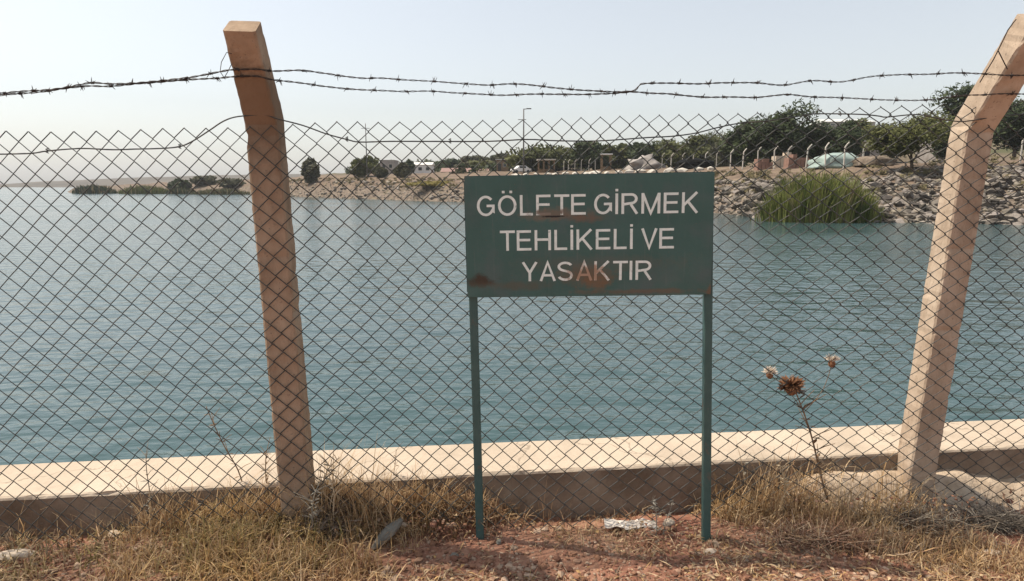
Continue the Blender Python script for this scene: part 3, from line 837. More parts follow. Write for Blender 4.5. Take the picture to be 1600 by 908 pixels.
# legs: square tube with the photo's slight spread
for tp, ft, yo in (((739, 463), (750, 845), 0.012), ((1107, 461), (1104, 855), -0.012)):
    t_ = on_y(tp[0], tp[1], SIGN_Y + yo + 0.02); f_ = on_y(ft[0], ft[1], SIGN_Y + yo + 0.01)
    d = (t_ - f_).normalized()
    top = t_ + d * 0.40; bot = f_ - d * 0.12
    mbl = MB(); w = 0.0165
    for p in (bot, f_ + (t_ - f_) * 0.5, top):
        for sx, sy in ((-1, -.8), (-.8, -1), (.8, -1), (1, -.8), (1, .8), (.8, 1), (-.8, 1), (-1, .8)):
            mbl.vert(p - sroot.location + xax * sx * w + yax * (sy * w + 0.012))
    for i in range(2):
        for k in range(8): mbl.face(i * 8 + k, i * 8 + (k + 1) % 8, (i + 1) * 8 + (k + 1) % 8, (i + 1) * 8 + k)
    mbl.face(*[16 + k for k in range(8)])
    mbl.build('leg', M_LEG, sroot)

# ------------------------------------------------------------------ riprap on the far bank
rg = random.Random(5)
def stone_tint():
    k = rg.uniform(0.08, 0.42) * rg.uniform(.7, 1); return (k * 1.03, k * 0.94, k * rg.uniform(0.76, 0.9))
cands = []
for _ in range(5200):
    u = rg.uniform(990, 1720) if rg.random() < 0.75 else rg.uniform(440, 1000)
    y0, y1 = np.interp(u, U, Y0), np.interp(u, U, Y1)
    Y = y0 - 0.6 + rg.random() * (y1 - y0 + (5.0 if u > 1380 else 1.5))
    sz = rg.uniform(0.12, 0.30) * (2.0 if rg.random() < 0.2 else 1)
    cands.append((sz / Y * (1 if 1100 < u < 1610 else 0.2), u, Y, sz))
cands.sort(reverse=True)
protos = []
for v in range(8):
    mbs = MB(); mbs.col = stone_tint(); mbs.rock((0, 0, 0), 1.1, 0.75, 0.42, 300 + v, 1, 0, 0.5)
    me = mbs.mesh('stone', False, True); me.materials.append(M_STONE); protos.append(me)
rest = MB()
for i, (_, u, Y, sz) in enumerate(cands):
    p = bank_pt(u, Y)
    if i < 300:
        o = bpy.data.objects.new('stone', protos[i % 8]); link(o, bank)
        o.location = (p.x, p.y, p.z + sz * 0.18); o.scale = (sz, sz, sz)
        o.rotation_euler = (rg.uniform(-.5, .5), rg.uniform(-.5, .5), rg.uniform(0, 6.28))
    else:
        rest.col = stone_tint(); rest.rock((p.x, p.y, p.z + sz * 0.15), sz, sz * 0.75, sz * 0.55, i, 1, rg.uniform(0, 6.28), 0.4)
tag(rest.build('rubble', M_STONE, bank, color=True), kind='stuff')

# ------------------------------------------------------------------ trees, shrubs and reeds on the far bank
def leaf_cloud(mbx, rg, cx, cy, cz, rx, ry, rz, n_, size, c0, c1, clumps=22, flat=0.75):
    cl = []
    for _ in range(clumps):
        while True:
            v = Vector((rg.uniform(-1, 1), rg.uniform(-1, 1), rg.uniform(-1, 1)))
            if 0.25 < v.length < 1: break
        v *= rg.uniform(0.75, 1.05)
        cl.append((v, rg.uniform(0.20, 0.42), rg.uniform(0.0, 1.0)))
    for _ in range(n_):
        v, r_, tone = cl[rg.randrange(clumps)]
        d = Vector((rg.gauss(0, 1), rg.gauss(0, 1), rg.gauss(0, 0.8)))
        d = d.normalized() * r_ * rg.random() ** 0.5 * 1.25
        p = Vector((cx + (v.x + d.x) * rx, cy + (v.y + d.y) * ry, cz + (v.z + d.z) * rz))
        k = min(1, max(0, tone * 0.7 + rg.uniform(-.1, .4)))
        mbx.col = tuple(a + (b_ - a) * k for a, b_ in zip(c0, c1))
        a_ = Vector((rg.gauss(0, 1), rg.gauss(0, 1), rg.gauss(0, 1))).normalized(); b_ = a_.orthogonal().normalized()
        s_ = size * rg.uniform(0.6, 1.3)
        i0 = mbx.vert(p - a_ * s_); mbx.vert(p + b_ * s_ * .5); mbx.vert(p + a_ * s_); mbx.vert(p - b_ * s_ * .5)
        mbx.face(i0, i0 + 1, i0 + 2, i0 + 3)
DARK = ((0.022, 0.036, 0.012), (0.075, 0.098, 0.036))
OLIVE = ((0.050, 0.060, 0.014), (0.135, 0.14, 0.042))
GREY = ((0.055, 0.056, 0.03), (0.12, 0.115, 0.06))
def tree(u, ytop, wpx, Y, pal, label, seed, name='broadleaf_tree', cat='tree', n_=2600, leaf=None, trunk=0.3, group=None, low=0.12, base_z=None):
    rg = random.Random(seed)
    n_ = int(n_ * 2.3)
    if Y > 75: low = min(low, 0.02)
    if 820 < u < 1150: wpx *= 1.35
    p = bank_pt(u, Y)
    if base_z is not None: p.z = base_z
    h = z_at(ytop, Y) - p.z
    w = wpx / FPX * Y / 2
    root = empty(name, p, label, cat, group)
    tb = MB()
    lean = rg.uniform(-.05, .05) * h
    zt = h * 0.55
    r0 = max(0.035 * h, 0.05) * 0.8
    tb.tube([(0, 0, -0.3), (lean * .2, 0, h * .12), (lean * .6, 0.03 * h, h * .3), (lean, 0, zt)], [r0 * 1.2, r0, r0 * .75, r0 * .3], 6)
    for k in range(6):
        a = k * 1.1 + rg.random(); z0 = h * rg.uniform(.12, .4); q = Vector((math.cos(a) * w * .7, math.sin(a) * w * .7, z0 + h * rg.uniform(.15, .35)))
        tb.tube([(lean * .4, 0, z0), (q.x * .5, q.y * .5, (z0 + q.z) / 2 + .04 * h), q], [r0 * .5, r0 * .35, r0 * .12], 5)
    tb.build('trunk', M_TRUNK, root, smooth=True)
    cb = MB()
    zc = h * (0.5 + low / 2)
    leaf_cloud(cb, rg, lean * .5, 0, zc, w * .92, w * .9, (h - h * low) / 2 * .93, n_, leaf or max(0.15, Y * 0.0034), pal[0], pal[1], clumps=34)
    cb.build('crown', M_LEAF, root, color=True)
    return root
G1 = 'trees along the far bank'
tree(1216, 167, 142, 84, DARK, 'tall dark green bushy tree above the row of bent concrete posts', 1, n_=5200, group=G1)
tree(1160, 193, 62, 88, DARK, 'lower dark green tree overlapping the left of the tall bushy tree', 2, n_=2600, group=G1)
tree(1298, 182, 88, 80, DARK, 'dark spreading tree behind the pale green tarpaulin heap', 3, n_=3800, group=G1)
tree(1424, 180, 132, 55, OLIVE, 'olive green tree with a visible forked trunk on the stone bank', 4, n_=5200, group=G1, low=0.22, leaf=0.15)
tree(1484, 138, 100, 74, DARK, 'tall dark tree with a ragged top just left of the right fence post', 5, n_=4200, group=G1)
tree(1583, 144, 112, 70, DARK, 'dark tree standing behind the top of the right fence post', 6, n_=4200, group=G1)
tree(1340, 186, 46, 96, OLIVE, 'pale olive tree between the tarpaulin heap and the forked tree', 7, n_=1600, group=G1)
tree(1385, 192, 60, 100, GREY, 'grey green tree in the gap left of the forked olive tree', 27, n_=1800, group=G1)
tree(850, 230, 104, 138, OLIVE, 'broad low olive tree to the right of the street lamp pole', 8, n_=2600, group=G1)
tree(920, 220, 44, 132, DARK, 'round dark green tree behind the far posts above the sign', 9, n_=2000, group=G1)
tree(966, 226, 50, 134, OLIVE, 'olive tree right of the round dark tree above the sign', 10, n_=1700, group=G1)
tree(1008, 222, 42, 130, DARK, 'dark tree above the letter M of the sign', 11, n_=1700, group=G1)
tree(1054, 214, 56, 128, OLIVE, 'taller olive tree above the letters EK of the sign', 12, n_=2200, group=G1)
tree(1098, 211, 60, 126, OLIVE, 'brownish olive tree above the right corner of the sign', 13, n_=2000, group=G1)
tree(1132, 222, 40, 112, GREY, 'greyish tree filling the gap left of the dark bushy trees', 14, n_=1400, group=G1)
tree(487, 249, 27, 150, GREY, 'small round tree alone on the bank right of the left post', 15, n_=900, group=G1)
tree(571, 246, 42, 148, OLIVE, 'olive tree around the thin utility pole', 16, n_=1500, group=G1)
tree(745, 245, 60, 190, GREY, 'pale greenish tree on the far slope left of the lamp pole', 17, n_=1100, group=G1)
tree(705, 249, 56, 200, DARK, 'dull dark tree on the far slope right of the white house', 18, n_=1000, group=G1)
tree(790, 240, 62, 180, GREY, 'greyish tree just left of the lamp pole', 19, n_=1300, group=G1)
tree(628, 256, 26, 138, GREY, 'brownish bush just left of the white house', 20, 'shrub', 'shrub', 700, group=G1, low=0.0)
tree(596, 262, 20, 140, GREY, 'small brown bush below the grey ruin', 21, 'shrub', 'shrub', 500, group=G1, low=0.0)
tree(640, 251, 14, 160, DARK, 'slim dark conifer beside the white house', 22, 'slim_conifer', 'tree', 450, group=G1, low=0.0)
tree(320, 274, 34, 205, GREY, 'grey green bush on the low spit left of the left post', 23, 'shrub', 'shrub', 700, group=G1, low=0.0)
tree(283, 279, 30, 200, DARK, 'dark bush in the middle of the low spit', 24, 'shrub', 'shrub', 700, group=G1, low=0.0)
tree(362, 280, 42, 195, GREY, 'flat scrubby bush on the spit beside the left post', 25, 'shrub', 'shrub', 600, group=G1, low=0.0)
tree(1190, 200, 40, 140, GREY, 'faint bush on the hillside behind the dark trees', 26, 'shrub', 'shrub', 500, group=G1, low=0.0)
tree(676, 283, 74, 112, ((0.20, 0.17, 0.045), (0.34, 0.28, 0.09)), 'yellow green bush at the water edge left of the sign', 28, 'shrub', 'shrub', 1800, group=G1, low=0.0, leaf=0.2)

# low scrub covering the slope beyond the bank: reads as one mass
smb = MB(); rg = random.Random(314)
for _ in range(230):
    u = rg.uniform(540, 1180); Y = rg.uniform(135, 320)
    if u < 720: Y = rg.uniform(170, 320)
    p = bank_pt(u, Y); r_ = rg.uniform(1.2, 3.4)
    pal = (GREY, OLIVE, DARK)[rg.randrange(3)]
    leaf_cloud(smb, rg, p.x, p.y, p.z + r_ * .45, r_ * 1.3, r_, r_ * .75, 110, .52, pal[0], pal[1], clumps=9)
for _ in range(420):                                      # dry tufts on the bank itself
    u = rg.uniform(440, 1200) if rg.random() < .75 else rg.uniform(1200, 1700); y1 = float(np.interp(u, U, Y1)); Y = y1 + rg.uniform(-3, 12)
    p = bank_pt(u, Y); r_ = rg.uniform(.25, .8)
    leaf_cloud(smb, rg, p.x, p.y, p.z + r_ * .3, r_, r_, r_ * .5, 40, .16, (0.10, 0.085, 0.04), (0.24, 0.20, 0.10), clumps=6)
tag(smb.build('hillside_scrub', M_LEAF, color=True), 'olive scrub covering the slope beyond the far bank', 'scrub', kind='stuff')

def reeds(u0, u1, ytop, Y, n_, pal, label, seed, wid=0.03, depth=2.0, wl=None, spread=0.18):
    rg = random.Random(seed)
    um = (u0 + u1) / 2; p = bank_pt(um, Y); p.z = WZ
    h = z_at(ytop, Y) - WZ; w = (u1 - u0) / FPX * Y / 2
    mbx = MB()
    for _ in range(n_):
        a = rg.uniform(-1, 1); b_ = rg.uniform(-1, 1)
        if a * a + b_ * b_ > 1: continue
        if rg.random() < .06: a *= 1.22
        x, y = a * w, b_ * depth
        prof = (1 - 0.66 * abs(a + 0.06) ** 2.0) * (0.92 + 0.26 * noise.noise(Vector((x * 1.5, y * .6, seed))))
        L = h * prof * rg.uniform(0.5, 1.08)
        lx, ly = rg.gauss(0, spread) * L + a * 0.12 * L, rg.gauss(0, spread) * L
        k = min(1, max(0, 0.5 + 1.5 * noise.noise(Vector((x * 1.4, y * 1.4, seed + 3))) + rg.uniform(-.3, .3)))
        mbx.col = tuple(q + (r_ - q) * k for q, r_ in zip(*pal))
        if rg.random() < .13: mbx.col = (0.30, 0.235, 0.13)
        t = rg.uniform(0, 6.28); wx, wy = math.cos(t) * wid, math.sin(t) * wid
        i0 = len(mbx.v)
        for f, ww in ((0, 1), (.5, .9), (.85, .55), (1, .05)):
            cx, cy, cz = x + lx * f * f, y + ly * f * f, L * f * (1 - 0.05 * f) - 0.15
            mbx.vert((cx - wx * ww, cy - wy * ww, cz)); mbx.vert((cx + wx * ww, cy + wy * ww, cz))
        for q in range(3): mbx.face(i0 + 2 * q, i0 + 2 * q + 1, i0 + 2 * q + 3, i0 + 2 * q + 2)
    o = mbx.build('reed_clump', M_LEAF, color=True, loc=p)
    tag(o, label, 'reeds', 'reed clumps at the water')
REED = ((0.085, 0.115, 0.025), (0.30, 0.31, 0.09))
reeds(1192, 1370, 258, 45.5, 6500, REED, 'big bright green reed clump in the water before the stone bank', 61, 0.035, 2.0)
reeds(118, 182, 287, 205, 1500, ((0.035, 0.055, 0.03), (0.07, 0.09, 0.045)), 'small dark reed island at the tip of the spit', 62, 0.16, 4)
reeds(190, 268, 287, 200, 1500, ((0.10, 0.12, 0.035), (0.18, 0.19, 0.07)), 'olive reed bed at the end of the low spit', 63, 0.16, 4)
reeds(262, 305, 291, 195, 800, ((0.05, 0.06, 0.03), (0.10, 0.11, 0.05)), 'dark reed bed along the middle of the spit', 64, 0.16, 3)
reeds(300, 395, 292, 185, 1200, ((0.10, 0.10, 0.05), (0.17, 0.16, 0.08)), 'dull reed fringe along the spit beside the left post', 65, 0.14, 3)

# ------------------------------------------------------------------ far fence posts with bent tops
ORD = ['first', 'second', 'third', 'fourth', 'fifth', 'sixth', 'seventh', 'eighth', 'ninth', 'tenth', 'eleventh', 'twelfth', 'thirteenth', 'fourteenth', 'fifteenth', 'sixteenth', 'seventeenth', 'eighteenth', 'nineteenth', 'twentieth', 'twenty-first', 'twenty-second']
mbp = MB()
def far_post_mesh():
    x = MB(); r = 0.075
    pts = [(0, 0, -0.4), (0, 0, 1.75), (0.20, -0.02, 2.0), (0.36, -0.04, 2.14)]
    x.tube(pts, [r, r, r * .9, r * .85], 4); me = x.mesh('fence_post'); me.materials.append(M_FARPOST); return me
fpm = far_post_mesh()
FAR = [(881, 249, 266), (888, 249, 266), (898, 248.5, 266), (908, 248, 266), (920, 248, 265.5), (930, 248, 265), (1034, 239, 260), (1048, 239, 260), (1065.5, 239, 259.5), (1083, 238, 259), (1101, 237, 259), (1119, 236, 260), (1141, 233.5, 260), (1160, 232, 260), (1183.5, 230, 259), (1209, 228.6, 258.5), (1230, 228, 258), (1259, 225.6, 257.5), (1289, 223, 257), (1318, 222, 256.5), (1347, 223, 256), (1594, 213, 250)]
for i, (u, yt, yb) in enumerate(FAR):
    Y = 2.15 * FPX / (yb - yt)
    lo_, hi_ = np.interp(u, U, Y1), 400
    p = bank_pt(u, min(max(Y, float(np.interp(u, U, Y2)) - 4), 130))
    o = bpy.data.objects.new('fence_post', fpm); link(o); o.location = p
    sc_ = (z_at(yt, p.y) - p.z) / 2.14
    o.scale = (1, 1, max(0.7, min(1.3, sc_)))
    o.rotation_euler = (rnd.uniform(-.03, .03), rnd.uniform(-.03, .03), rnd.uniform(-.3, .3))
    lab = 'pale bent-top concrete post, %s from the left in the far fence row' % ORD[i] if i < 21 else 'pale concrete far post at the right edge behind the right fence post'
    tag(o, lab, 'fence post', 'posts of the far fence')

# ------------------------------------------------------------------ poles
p = bank_pt(818, 118); H = z_at(170, 118) - p.z
lamp = empty('street_lamp', p, 'tall street lamp pole with short arm above the sign', 'street lamp')
MB().tube([(0, 0, -0.3), (0, 0, H * .5), (0, 0, H)], [0.15, 0.13, 0.10], 8).build('pole', M_POLE, lamp, smooth=True)
MB().tube([(0, 0, H - 0.06), (0.9, 0, H)], 0.07, 6).build('arm', M_POLE, lamp)
MB().box(0.5, 1.35, -0.16, 0.16, H - 0.07, H + 0.09).build('lamp_head', M_POLE, lamp)
hb = z_at(187, 118) - p.z
MB().tube([(-1.0, 0, hb), (0.45, 0, hb)], 0.06, 5).build('crossarm', M_POLE, lamp)
p = bank_pt(574, 140); H = z_at(193, 140) - p.z
pole = empty('utility_pole', p, 'thin utility pole with crossarm standing in an olive tree', 'utility pole')
MB().tube([(0, 0, -0.3), (0, 0, H)], [0.15, 0.09], 6).build('pole', M_POLE, pole, smooth=True)
MB().tube([(-0.9, 0, H - 1.0), (0.9, 0, H - 1.0)], 0.06, 5).build('crossarm', M_POLE, pole)

# ------------------------------------------------------------------ buildings and objects behind the bank
def building(name, label, u0, u1, ytop, Y, depth, wallm, roofm, wins=(), cat='building', zbase=None, over=0.25, gable=0.0, door=None):
    um = (u0 + u1) / 2; p = bank_pt(um, Y)
    if zbase is not None: p.z = zbase
    h = z_at(ytop, Y) - p.z; w = (u1 - u0) / FPX * Y
    root = empty(name, p, label, cat)
    hw = h - gable - 0.12
    MB().box(-w / 2, w / 2, 0, depth, -1.2, hw).build('wall', wallm, root)
    rb = MB()
    if gable:
        a = [(-w / 2 - over, -over, hw + .003), (w / 2 + over, -over, hw + .003), (w / 2 + over, depth + over, hw + .003), (-w / 2 - over, depth + over, hw + .003), (-w / 2 - over, depth / 2, h), (w / 2 + over, depth / 2, h)]
        for q in a: rb.vert(q)
        for q in ((0, 1, 5, 4), (2, 3, 4, 5), (1, 2, 5), (3, 0, 4), (3, 2, 1, 0)): rb.face(*q)
    else: rb.box(-w / 2 - over, w / 2 + over, -over, depth + over, hw + .003, h)
    rb.build('roof', roofm, root)
    for (a, b_, z0, z1) in wins:
        x0, x1 = -w / 2 + a * w, -w / 2 + b_ * w
        fr = MB()
        t = 0.08
        fr.box(x0, x1, -0.06, -0.003, z0 * hw, z0 * hw + t); fr.box(x0, x1, -0.06, -0.003, z1 * hw - t, z1 * hw)
        fr.box(x0, x0 + t, -0.06, -0.003, z0 * hw + t, z1 * hw - t); fr.box(x1 - t, x1, -0.06, -0.003, z0 * hw + t, z1 * hw - t)
        f = fr.build('window', M_FARPOST, root)
        MB().box(x0 + t, x1 - t, -0.035, -0.004, z0 * hw + t, z1 * hw - t).build('pane', M_GLASS, f)
    if door:
        a, b_ = door
        MB().box(-w / 2 + a * w, -w / 2 + b_ * w, -0.05, -0.003, 0, 0.68 * hw).build('door', M_DARK, root)
    return root
building('house', 'small white house with dark windows on the far bank', 640, 674, 253, 165, 6, M_WHITEPAINT, M_WHITEPAINT, ((.08, .26, .35, .75), (.40, .58, .35, .75), (.74, .92, .35, .75)), gable=0.6)
building('ruin', 'grey boxy building between the utility pole and the white house', 594, 617, 250, 170, 6, M_GREYRENDER, M_GREYRENDER, ((.15, .4, .45, .75), (.6, .85, .45, .75)), over=0.1)
building('pavilion', 'long low building with rose roof below the far slope', 690, 765, 262, 172, 7, M_GREYRENDER, M_RED, ((.1, .2, .3, .8), (.4, .5, .3, .8), (.7, .8, .3, .8)), gable=1.0)
building('shed', 'brown timber shed with pale roof left of the lamp pole', 776, 794, 249, 150, 5, M_WOOD, M_ROOF, ((.55, .85, .4, .75),), door=(.12, .38))
building('hut', 'white roofed building between the tarpaulin heap and the forked tree', 1322, 1373, 220, 86, 7, M_GREYRENDER, M_ROOF, ((.08, .28, .3, .75), (.5, .7, .3, .75)), over=0.4)
building('warehouse', 'white roof seen over the dark trees behind the mesh top', 1290, 1366, 184, 300, 16, M_GREYRENDER, M_ROOF, ((.1, .2, .55, .75), (.8, .9, .55, .75)), gable=1.6)
building('cabin', 'small pale roof seen behind the tree beside the right post', 1466, 1500, 205, 84, 5, M_GREYRENDER, M_ROOF, ((.2, .6, .4, .75),))

# open pergola
def frame_shelter(name, label, u0, u1, ytop, Y, depth, roofm, post_n, cat):
    um = (u0 + u1) / 2; p = bank_pt(um, Y); h = z_at(ytop, Y) - p.z; w = (u1 - u0) / FPX * Y
    root = empty(name, p, label, cat)
    for i in range(post_n):
        x = -w / 2 + w * i / (post_n - 1)
        for y in (0, depth):
            MB().box(x - .09, x + .09, y - .09, y + .09, -.6, h - .2).build('post', M_WOOD, root)
    MB().box(-w / 2 - .3, w / 2 + .3, -.3, depth + .3, h - .2, h).build('roof', roofm, root)
    MB().box(-w / 2 + .2, w / 2 - .2, depth * .5, depth * .5 + .5, 0.0, 0.75).build('bench', M_WOOD, root)
    return root
frame_shelter('pergola', 'long timber pergola under the olive tree right of the lamp pole', 842, 866, 248.5, 124, 3, M_FARPOST, 4, 'pergola')
frame_shelter('lookout_stand', 'tall pale framed stand behind the far posts above the sign', 941, 954, 240, 118, 1.6, M_WHITEPAINT, 2, 'stand')

# white car near the lamp pole
p = bank_pt(814, 126); p.z += 0.05
car = empty('parked_car', p, 'small white parked car at the foot of the lamp pole', 'car', rz=0.35)
mb = MB(); prof = [(-1.9, .35), (-1.9, .8), (-1.15, .92), (-.6, 1.42), (.75, 1.45), (1.4, .95), (1.9, .85), (1.95, .35)]
for y in (-.8, .8):
    for x, z in prof: mb.vert((x, y * (1 if z < 1.2 else .85), z))
k = len(prof)
mb.face(*reversed(range(k))) if False else mb.face(*range(k)); mb.face(*[k + i for i in reversed(range(k))])
for i in range(k): mb.face(i, k + i, k + (i + 1) % k, (i + 1) % k)
body = mb.build('body', M_WHITEPAINT, car)
for s_ in (-1, 1):
    MB().box(-.55, .05, s_ * .77 - .02, s_ * .77 + .02, .98, 1.32).build('window', M_GLASS, car)
    MB().box(.12, .75, s_ * .77 - .02, s_ * .77 + .02, .98, 1.32).build('window', M_GLASS, car)
    for x in (-1.2, 1.2):
        MB().tube([(x, s_ * .72, .32), (x, s_ * .86, .32)], .32, 12).build('wheel', M_DARK, car)

# tarpaulin heap, brick stacks, rubble
def heap(name, label, u0, u1, ytop, Y, depth, m, cat, seed, jag=0.08, sub=3, color=None):
    um = (u0 + u1) / 2; p = bank_pt(um, Y); h = z_at(ytop, Y) - p.z; w = (u1 - u0) / FPX * Y
    mbx = MB(); base, faces = ICO[sub]
    for v in base:
        v = Vector(v)
        k = 1 + jag * noise.noise(v * 2.2 + Vector((seed, 0, 0))) * 3
        zz = v.z
        sx = math.copysign(abs(v.x) ** 0.75, v.x); sy = math.copysign(abs(v.y) ** 0.75, v.y)
        mbx.vert((sx * w / 2 * k, sy * depth / 2 * k, max(zz, -0.15) * h * (1 + jag * 2 * noise.noise(v * 3 + Vector((0, seed, 0))))))
    for q in faces: mbx.face(*q)
    o = mbx.build(name, m, loc=p, smooth=True); tag(o, label, cat); return o
heap('tarpaulin_heap', 'pale green tarpaulin over a rounded heap behind the far posts', 1268, 1346, 239, 66, 4, M_TARP, 'heap', 3, 0.14)
heap('earth_heap', 'bare earth heap right of the pale green tarpaulin', 1340, 1390, 243, 62, 4, M_BANK, 'heap', 5, 0.12)
heap('rubble_heap', 'grey rubble heap behind the far posts above the sign corner', 1056, 1116, 248, 96, 5, M_STONE, 'heap', 6, 0.2)
heap('gravel_heap', 'pale grey gravel heap right of the framed stand', 985, 1030, 244, 112, 5, M_GREYRENDER, 'heap', 8, 0.30)
def stack(name, label, u0, u1, ytop, Y, m, cat, rows=3, cols=4):
    um = (u0 + u1) / 2; p = bank_pt(um, Y); h = z_at(ytop, Y) - p.z; w = (u1 - u0) / FPX * Y
    root = empty(name, p, label, cat); rg = random.Random(int(u0))
    bw, bh = w / cols, h / rows
    for r_ in range(rows):
        for c_ in range(cols):
            if r_ == rows - 1 and rg.random() < 0.35: continue
            x = -w / 2 + c_ * bw
            MB().box(x + .02, x + bw - .02, rg.uniform(0, .2), 1.2 + rg.uniform(0, .2), r_ * bh + (-.4 if r_ == 0 else 0.006), (r_ + 1) * bh).build('block', m, root)
    return root
stack('brick_stack', 'low stack of red bricks behind the far posts', 1184, 1208, 248, 73, M_BRICK, 'brick stack', 3, 4)
stack('brick_stack', 'taller stack of red bricks left of the tarpaulin heap', 1232, 1264, 241, 70, M_BRICK, 'brick stack', 4, 5)
stack('block_stack', 'pale block stack between the two red brick stacks', 1212, 1236, 238, 74, M_WHITESTONE, 'block stack', 4, 3)

rg = random.Random(77)
BO = [806, 822, 838, 856, 868, 884, 899, 915, 931, 948, 966, 983, 1000, 1018, 1046, 1066, 1092, 1110]
for i, u in enumerate(BO):
    Y = float(np.interp(u, [800, 1000, 1110], [118, 100, 86])); p = bank_pt(u, Y)
    mbx = MB(); mbx.rock((0, 0, 0.1), rg.uniform(.5, 1.2), rg.uniform(.5, .8), rg.uniform(.3, .5), 500 + i, 1, rg.uniform(0, 3), 0.3)
    o = mbx.build('boulder', M_FARPOST, loc=p)
    tag(o, 'pale roadside boulder, %s from the left in the row over the sign' % ORD[i], 'boulder', 'boulders along the far road')

# ------------------------------------------------------------------ foreground: grass, litter, pebbles
rg = random.Random(21)
def ground_at(px, py):
    p = on_z(px, py, 0.0)
    for _ in range(3): p = on_z(px, py, surf_z(p.x, p.y))
    return p
def blade(mbx, p, L, lean, az, w, col, bend=1.0):
    mbx.col = col
    dx, dy = math.cos(az), math.sin(az); t = az + 1.57 + rg.uniform(-.6, .6); wx, wy = math.cos(t) * w, math.sin(t) * w
    i0 = len(mbx.v)
    for f, ww in ((0, 1), (.45, .85), (.8, .5), (1, .08)):
        o = lean * L * f ** (1 + bend); zz = L * f * math.sqrt(max(0.08, 1 - (lean * f) ** 2 * .55))
        x, y, z = p[0] + dx * o, p[1] + dy * o, p[2] + zz - .004
        mbx.vert((x - wx * ww, y - wy * ww, z)); mbx.vert((x + wx * ww, y + wy * ww, z))
    for q in range(3): mbx.face(i0 + 2 * q, i0 + 2 * q + 1, i0 + 2 * q + 3, i0 + 2 * q + 2)
def lerp3(a, b_, k): return tuple(x + (y - x) * k for x, y in zip(a, b_))
STRAW, GOLD, GREENISH, BROWN, GREYB = (0.62, 0.46, 0.28), (0.54, 0.35, 0.16), (0.34, 0.28, 0.11), (0.32, 0.18, 0.10), (0.28, 0.22, 0.16)
# regions: centre in metres derived from the photo, radius, count, height, palette
def region(px, py): q = ground_at(px, py); return q.x, q.y
gmb = MB()
def scatter(px, py, rx, ry, count, h0, h1, pal, leanmax=1.35, w=0.0024, clump=0.05, keep_s=0.02):
    cx, cy = region(px, py)
    cl = []
    ncl = max(4, count // 26)
    for _ in range(ncl):
        a, r_ = rg.uniform(0, 6.28), math.sqrt(rg.random())
        cl.append((cx + math.cos(a) * r_ * rx, cy + math.sin(a) * r_ * ry, rg.uniform(.6, 1.15), rg.random()))
    for _ in range(count):
        x, y, hk, tone = cl[rg.randrange(ncl)]
        x += rg.gauss(0, clump); y += rg.gauss(0, clump)
        if wall_y(x) - y < keep_s: continue
        z = surf_z(x, y)
        c0, c1 = pal[rg.randrange(len(pal))], pal[int(tone * len(pal)) % len(pal)]
        k = rg.uniform(.7, 1.15)
        col = tuple(q * k for q in lerp3(c0, c1, .6))
        blade(gmb, (x, y, z), rg.uniform(h0 * .6, h1) * hk, rg.uniform(.1, leanmax), rg.uniform(0, 6.28), w * rg.uniform(.6, 1.3), col)
DRY = [STRAW, GOLD, STRAW, BROWN, GOLD]
GRN = [GOLD, GREENISH, GREENISH, STRAW, GOLD]
scatter(400, 850, .34, .26, 2500, .04, .13, GRN)
scatter(300, 890, .36, .16, 1300, .04, .11, DRY)
scatter(470, 895, .30, .14, 1400, .04, .11, [GOLD, STRAW, BROWN])
scatter(400, 800, .22, .09, 900, .05, .13, DRY)
scatter(330, 825, .3, .10, 1200, .04, .11, DRY)
scatter(620, 785, .30, .10, 2000, .05, .13, [BROWN, STRAW, GOLD, BROWN])
scatter(560, 800, .25, .1, 1500, .05, .13, DRY)
scatter(730, 785, .25, .09, 1100, .04, .11, [BROWN, STRAW, BROWN])
scatter(150, 850, .6, .2, 1000, .03, .09, [GREENISH, GREYB, STRAW, BROWN])
scatter(40, 880, .4, .2, 600, .03, .09, [GREENISH, STRAW, BROWN])
scatter(1200, 800, .30, .12, 1300, .04, .12, [STRAW, STRAW, GOLD, BROWN])
scatter(1250, 775, .24, .06, 900, .05, .14, [STRAW, GOLD, STRAW])
scatter(1290, 835, .25, .10, 900, .03, .10, [BROWN, STRAW, BROWN])
scatter(1540, 890, .32, .14, 1300, .03, .10, [STRAW, GOLD, STRAW, BROWN])
scatter(1420, 850, .35, .12, 1800, .03, .10, [BROWN, GREYB, BROWN, STRAW])
scatter(1380, 790, .12, .06, 500, .05, .12, [STRAW, GOLD])
scatter(880, 800, .4, .07, 800, .03, .08, [BROWN, STRAW])
scatter(1000, 850, .5, .12, 700, .02, .05, [STRAW, BROWN])
scatter(1130, 800, .10, .06, 500, .05, .12, [STRAW, GOLD])
scatter(20, 840, .5, .1, 500, .04, .1, [GREENISH, STRAW])
# dead grass matted against the wall beside the left post
for x_ in (500, 545, 590, 635, 680, 725, 770):
    scatter(x_, 790, .09, .06, 420, .04, .13, [STRAW, BROWN, GOLD, BROWN, GREYB], clump=.035, keep_s=0.005)
for x_ in (360, 400, 435):
    scatter(x_, 805, .08, .06, 300, .05, .15, [STRAW, GOLD, GREENISH, BROWN], clump=.035, keep_s=0.005)
# taller, sparse dead stems
for px_, py_, rx_, n_ in ((515, 812, .10, 260), (420, 815, .09, 170), (560, 800, .14, 200), (640, 790, .2, 180), (300, 830, .25, 130), (1225, 805, .14, 260), (1290, 812, .12, 150), (1160, 805, .1, 120), (150, 840, .3, 120), (700, 800, .2, 160), (900, 806, .3, 120), (230, 838, .2, 120), (1430, 822, .2, 90), (1380, 800, .08, 80)):
    scatter(px_, py_, rx_, .05, n_, .13, .34 if n_ > 190 else .26, [GOLD, STRAW, STRAW, BROWN], leanmax=.8, w=0.0018, clump=.04)
tag(gmb.build('dry_grass', M_GRASS, color=True), 'dry yellow and greenish grass tufts on the near soil', 'grass', kind='stuff')

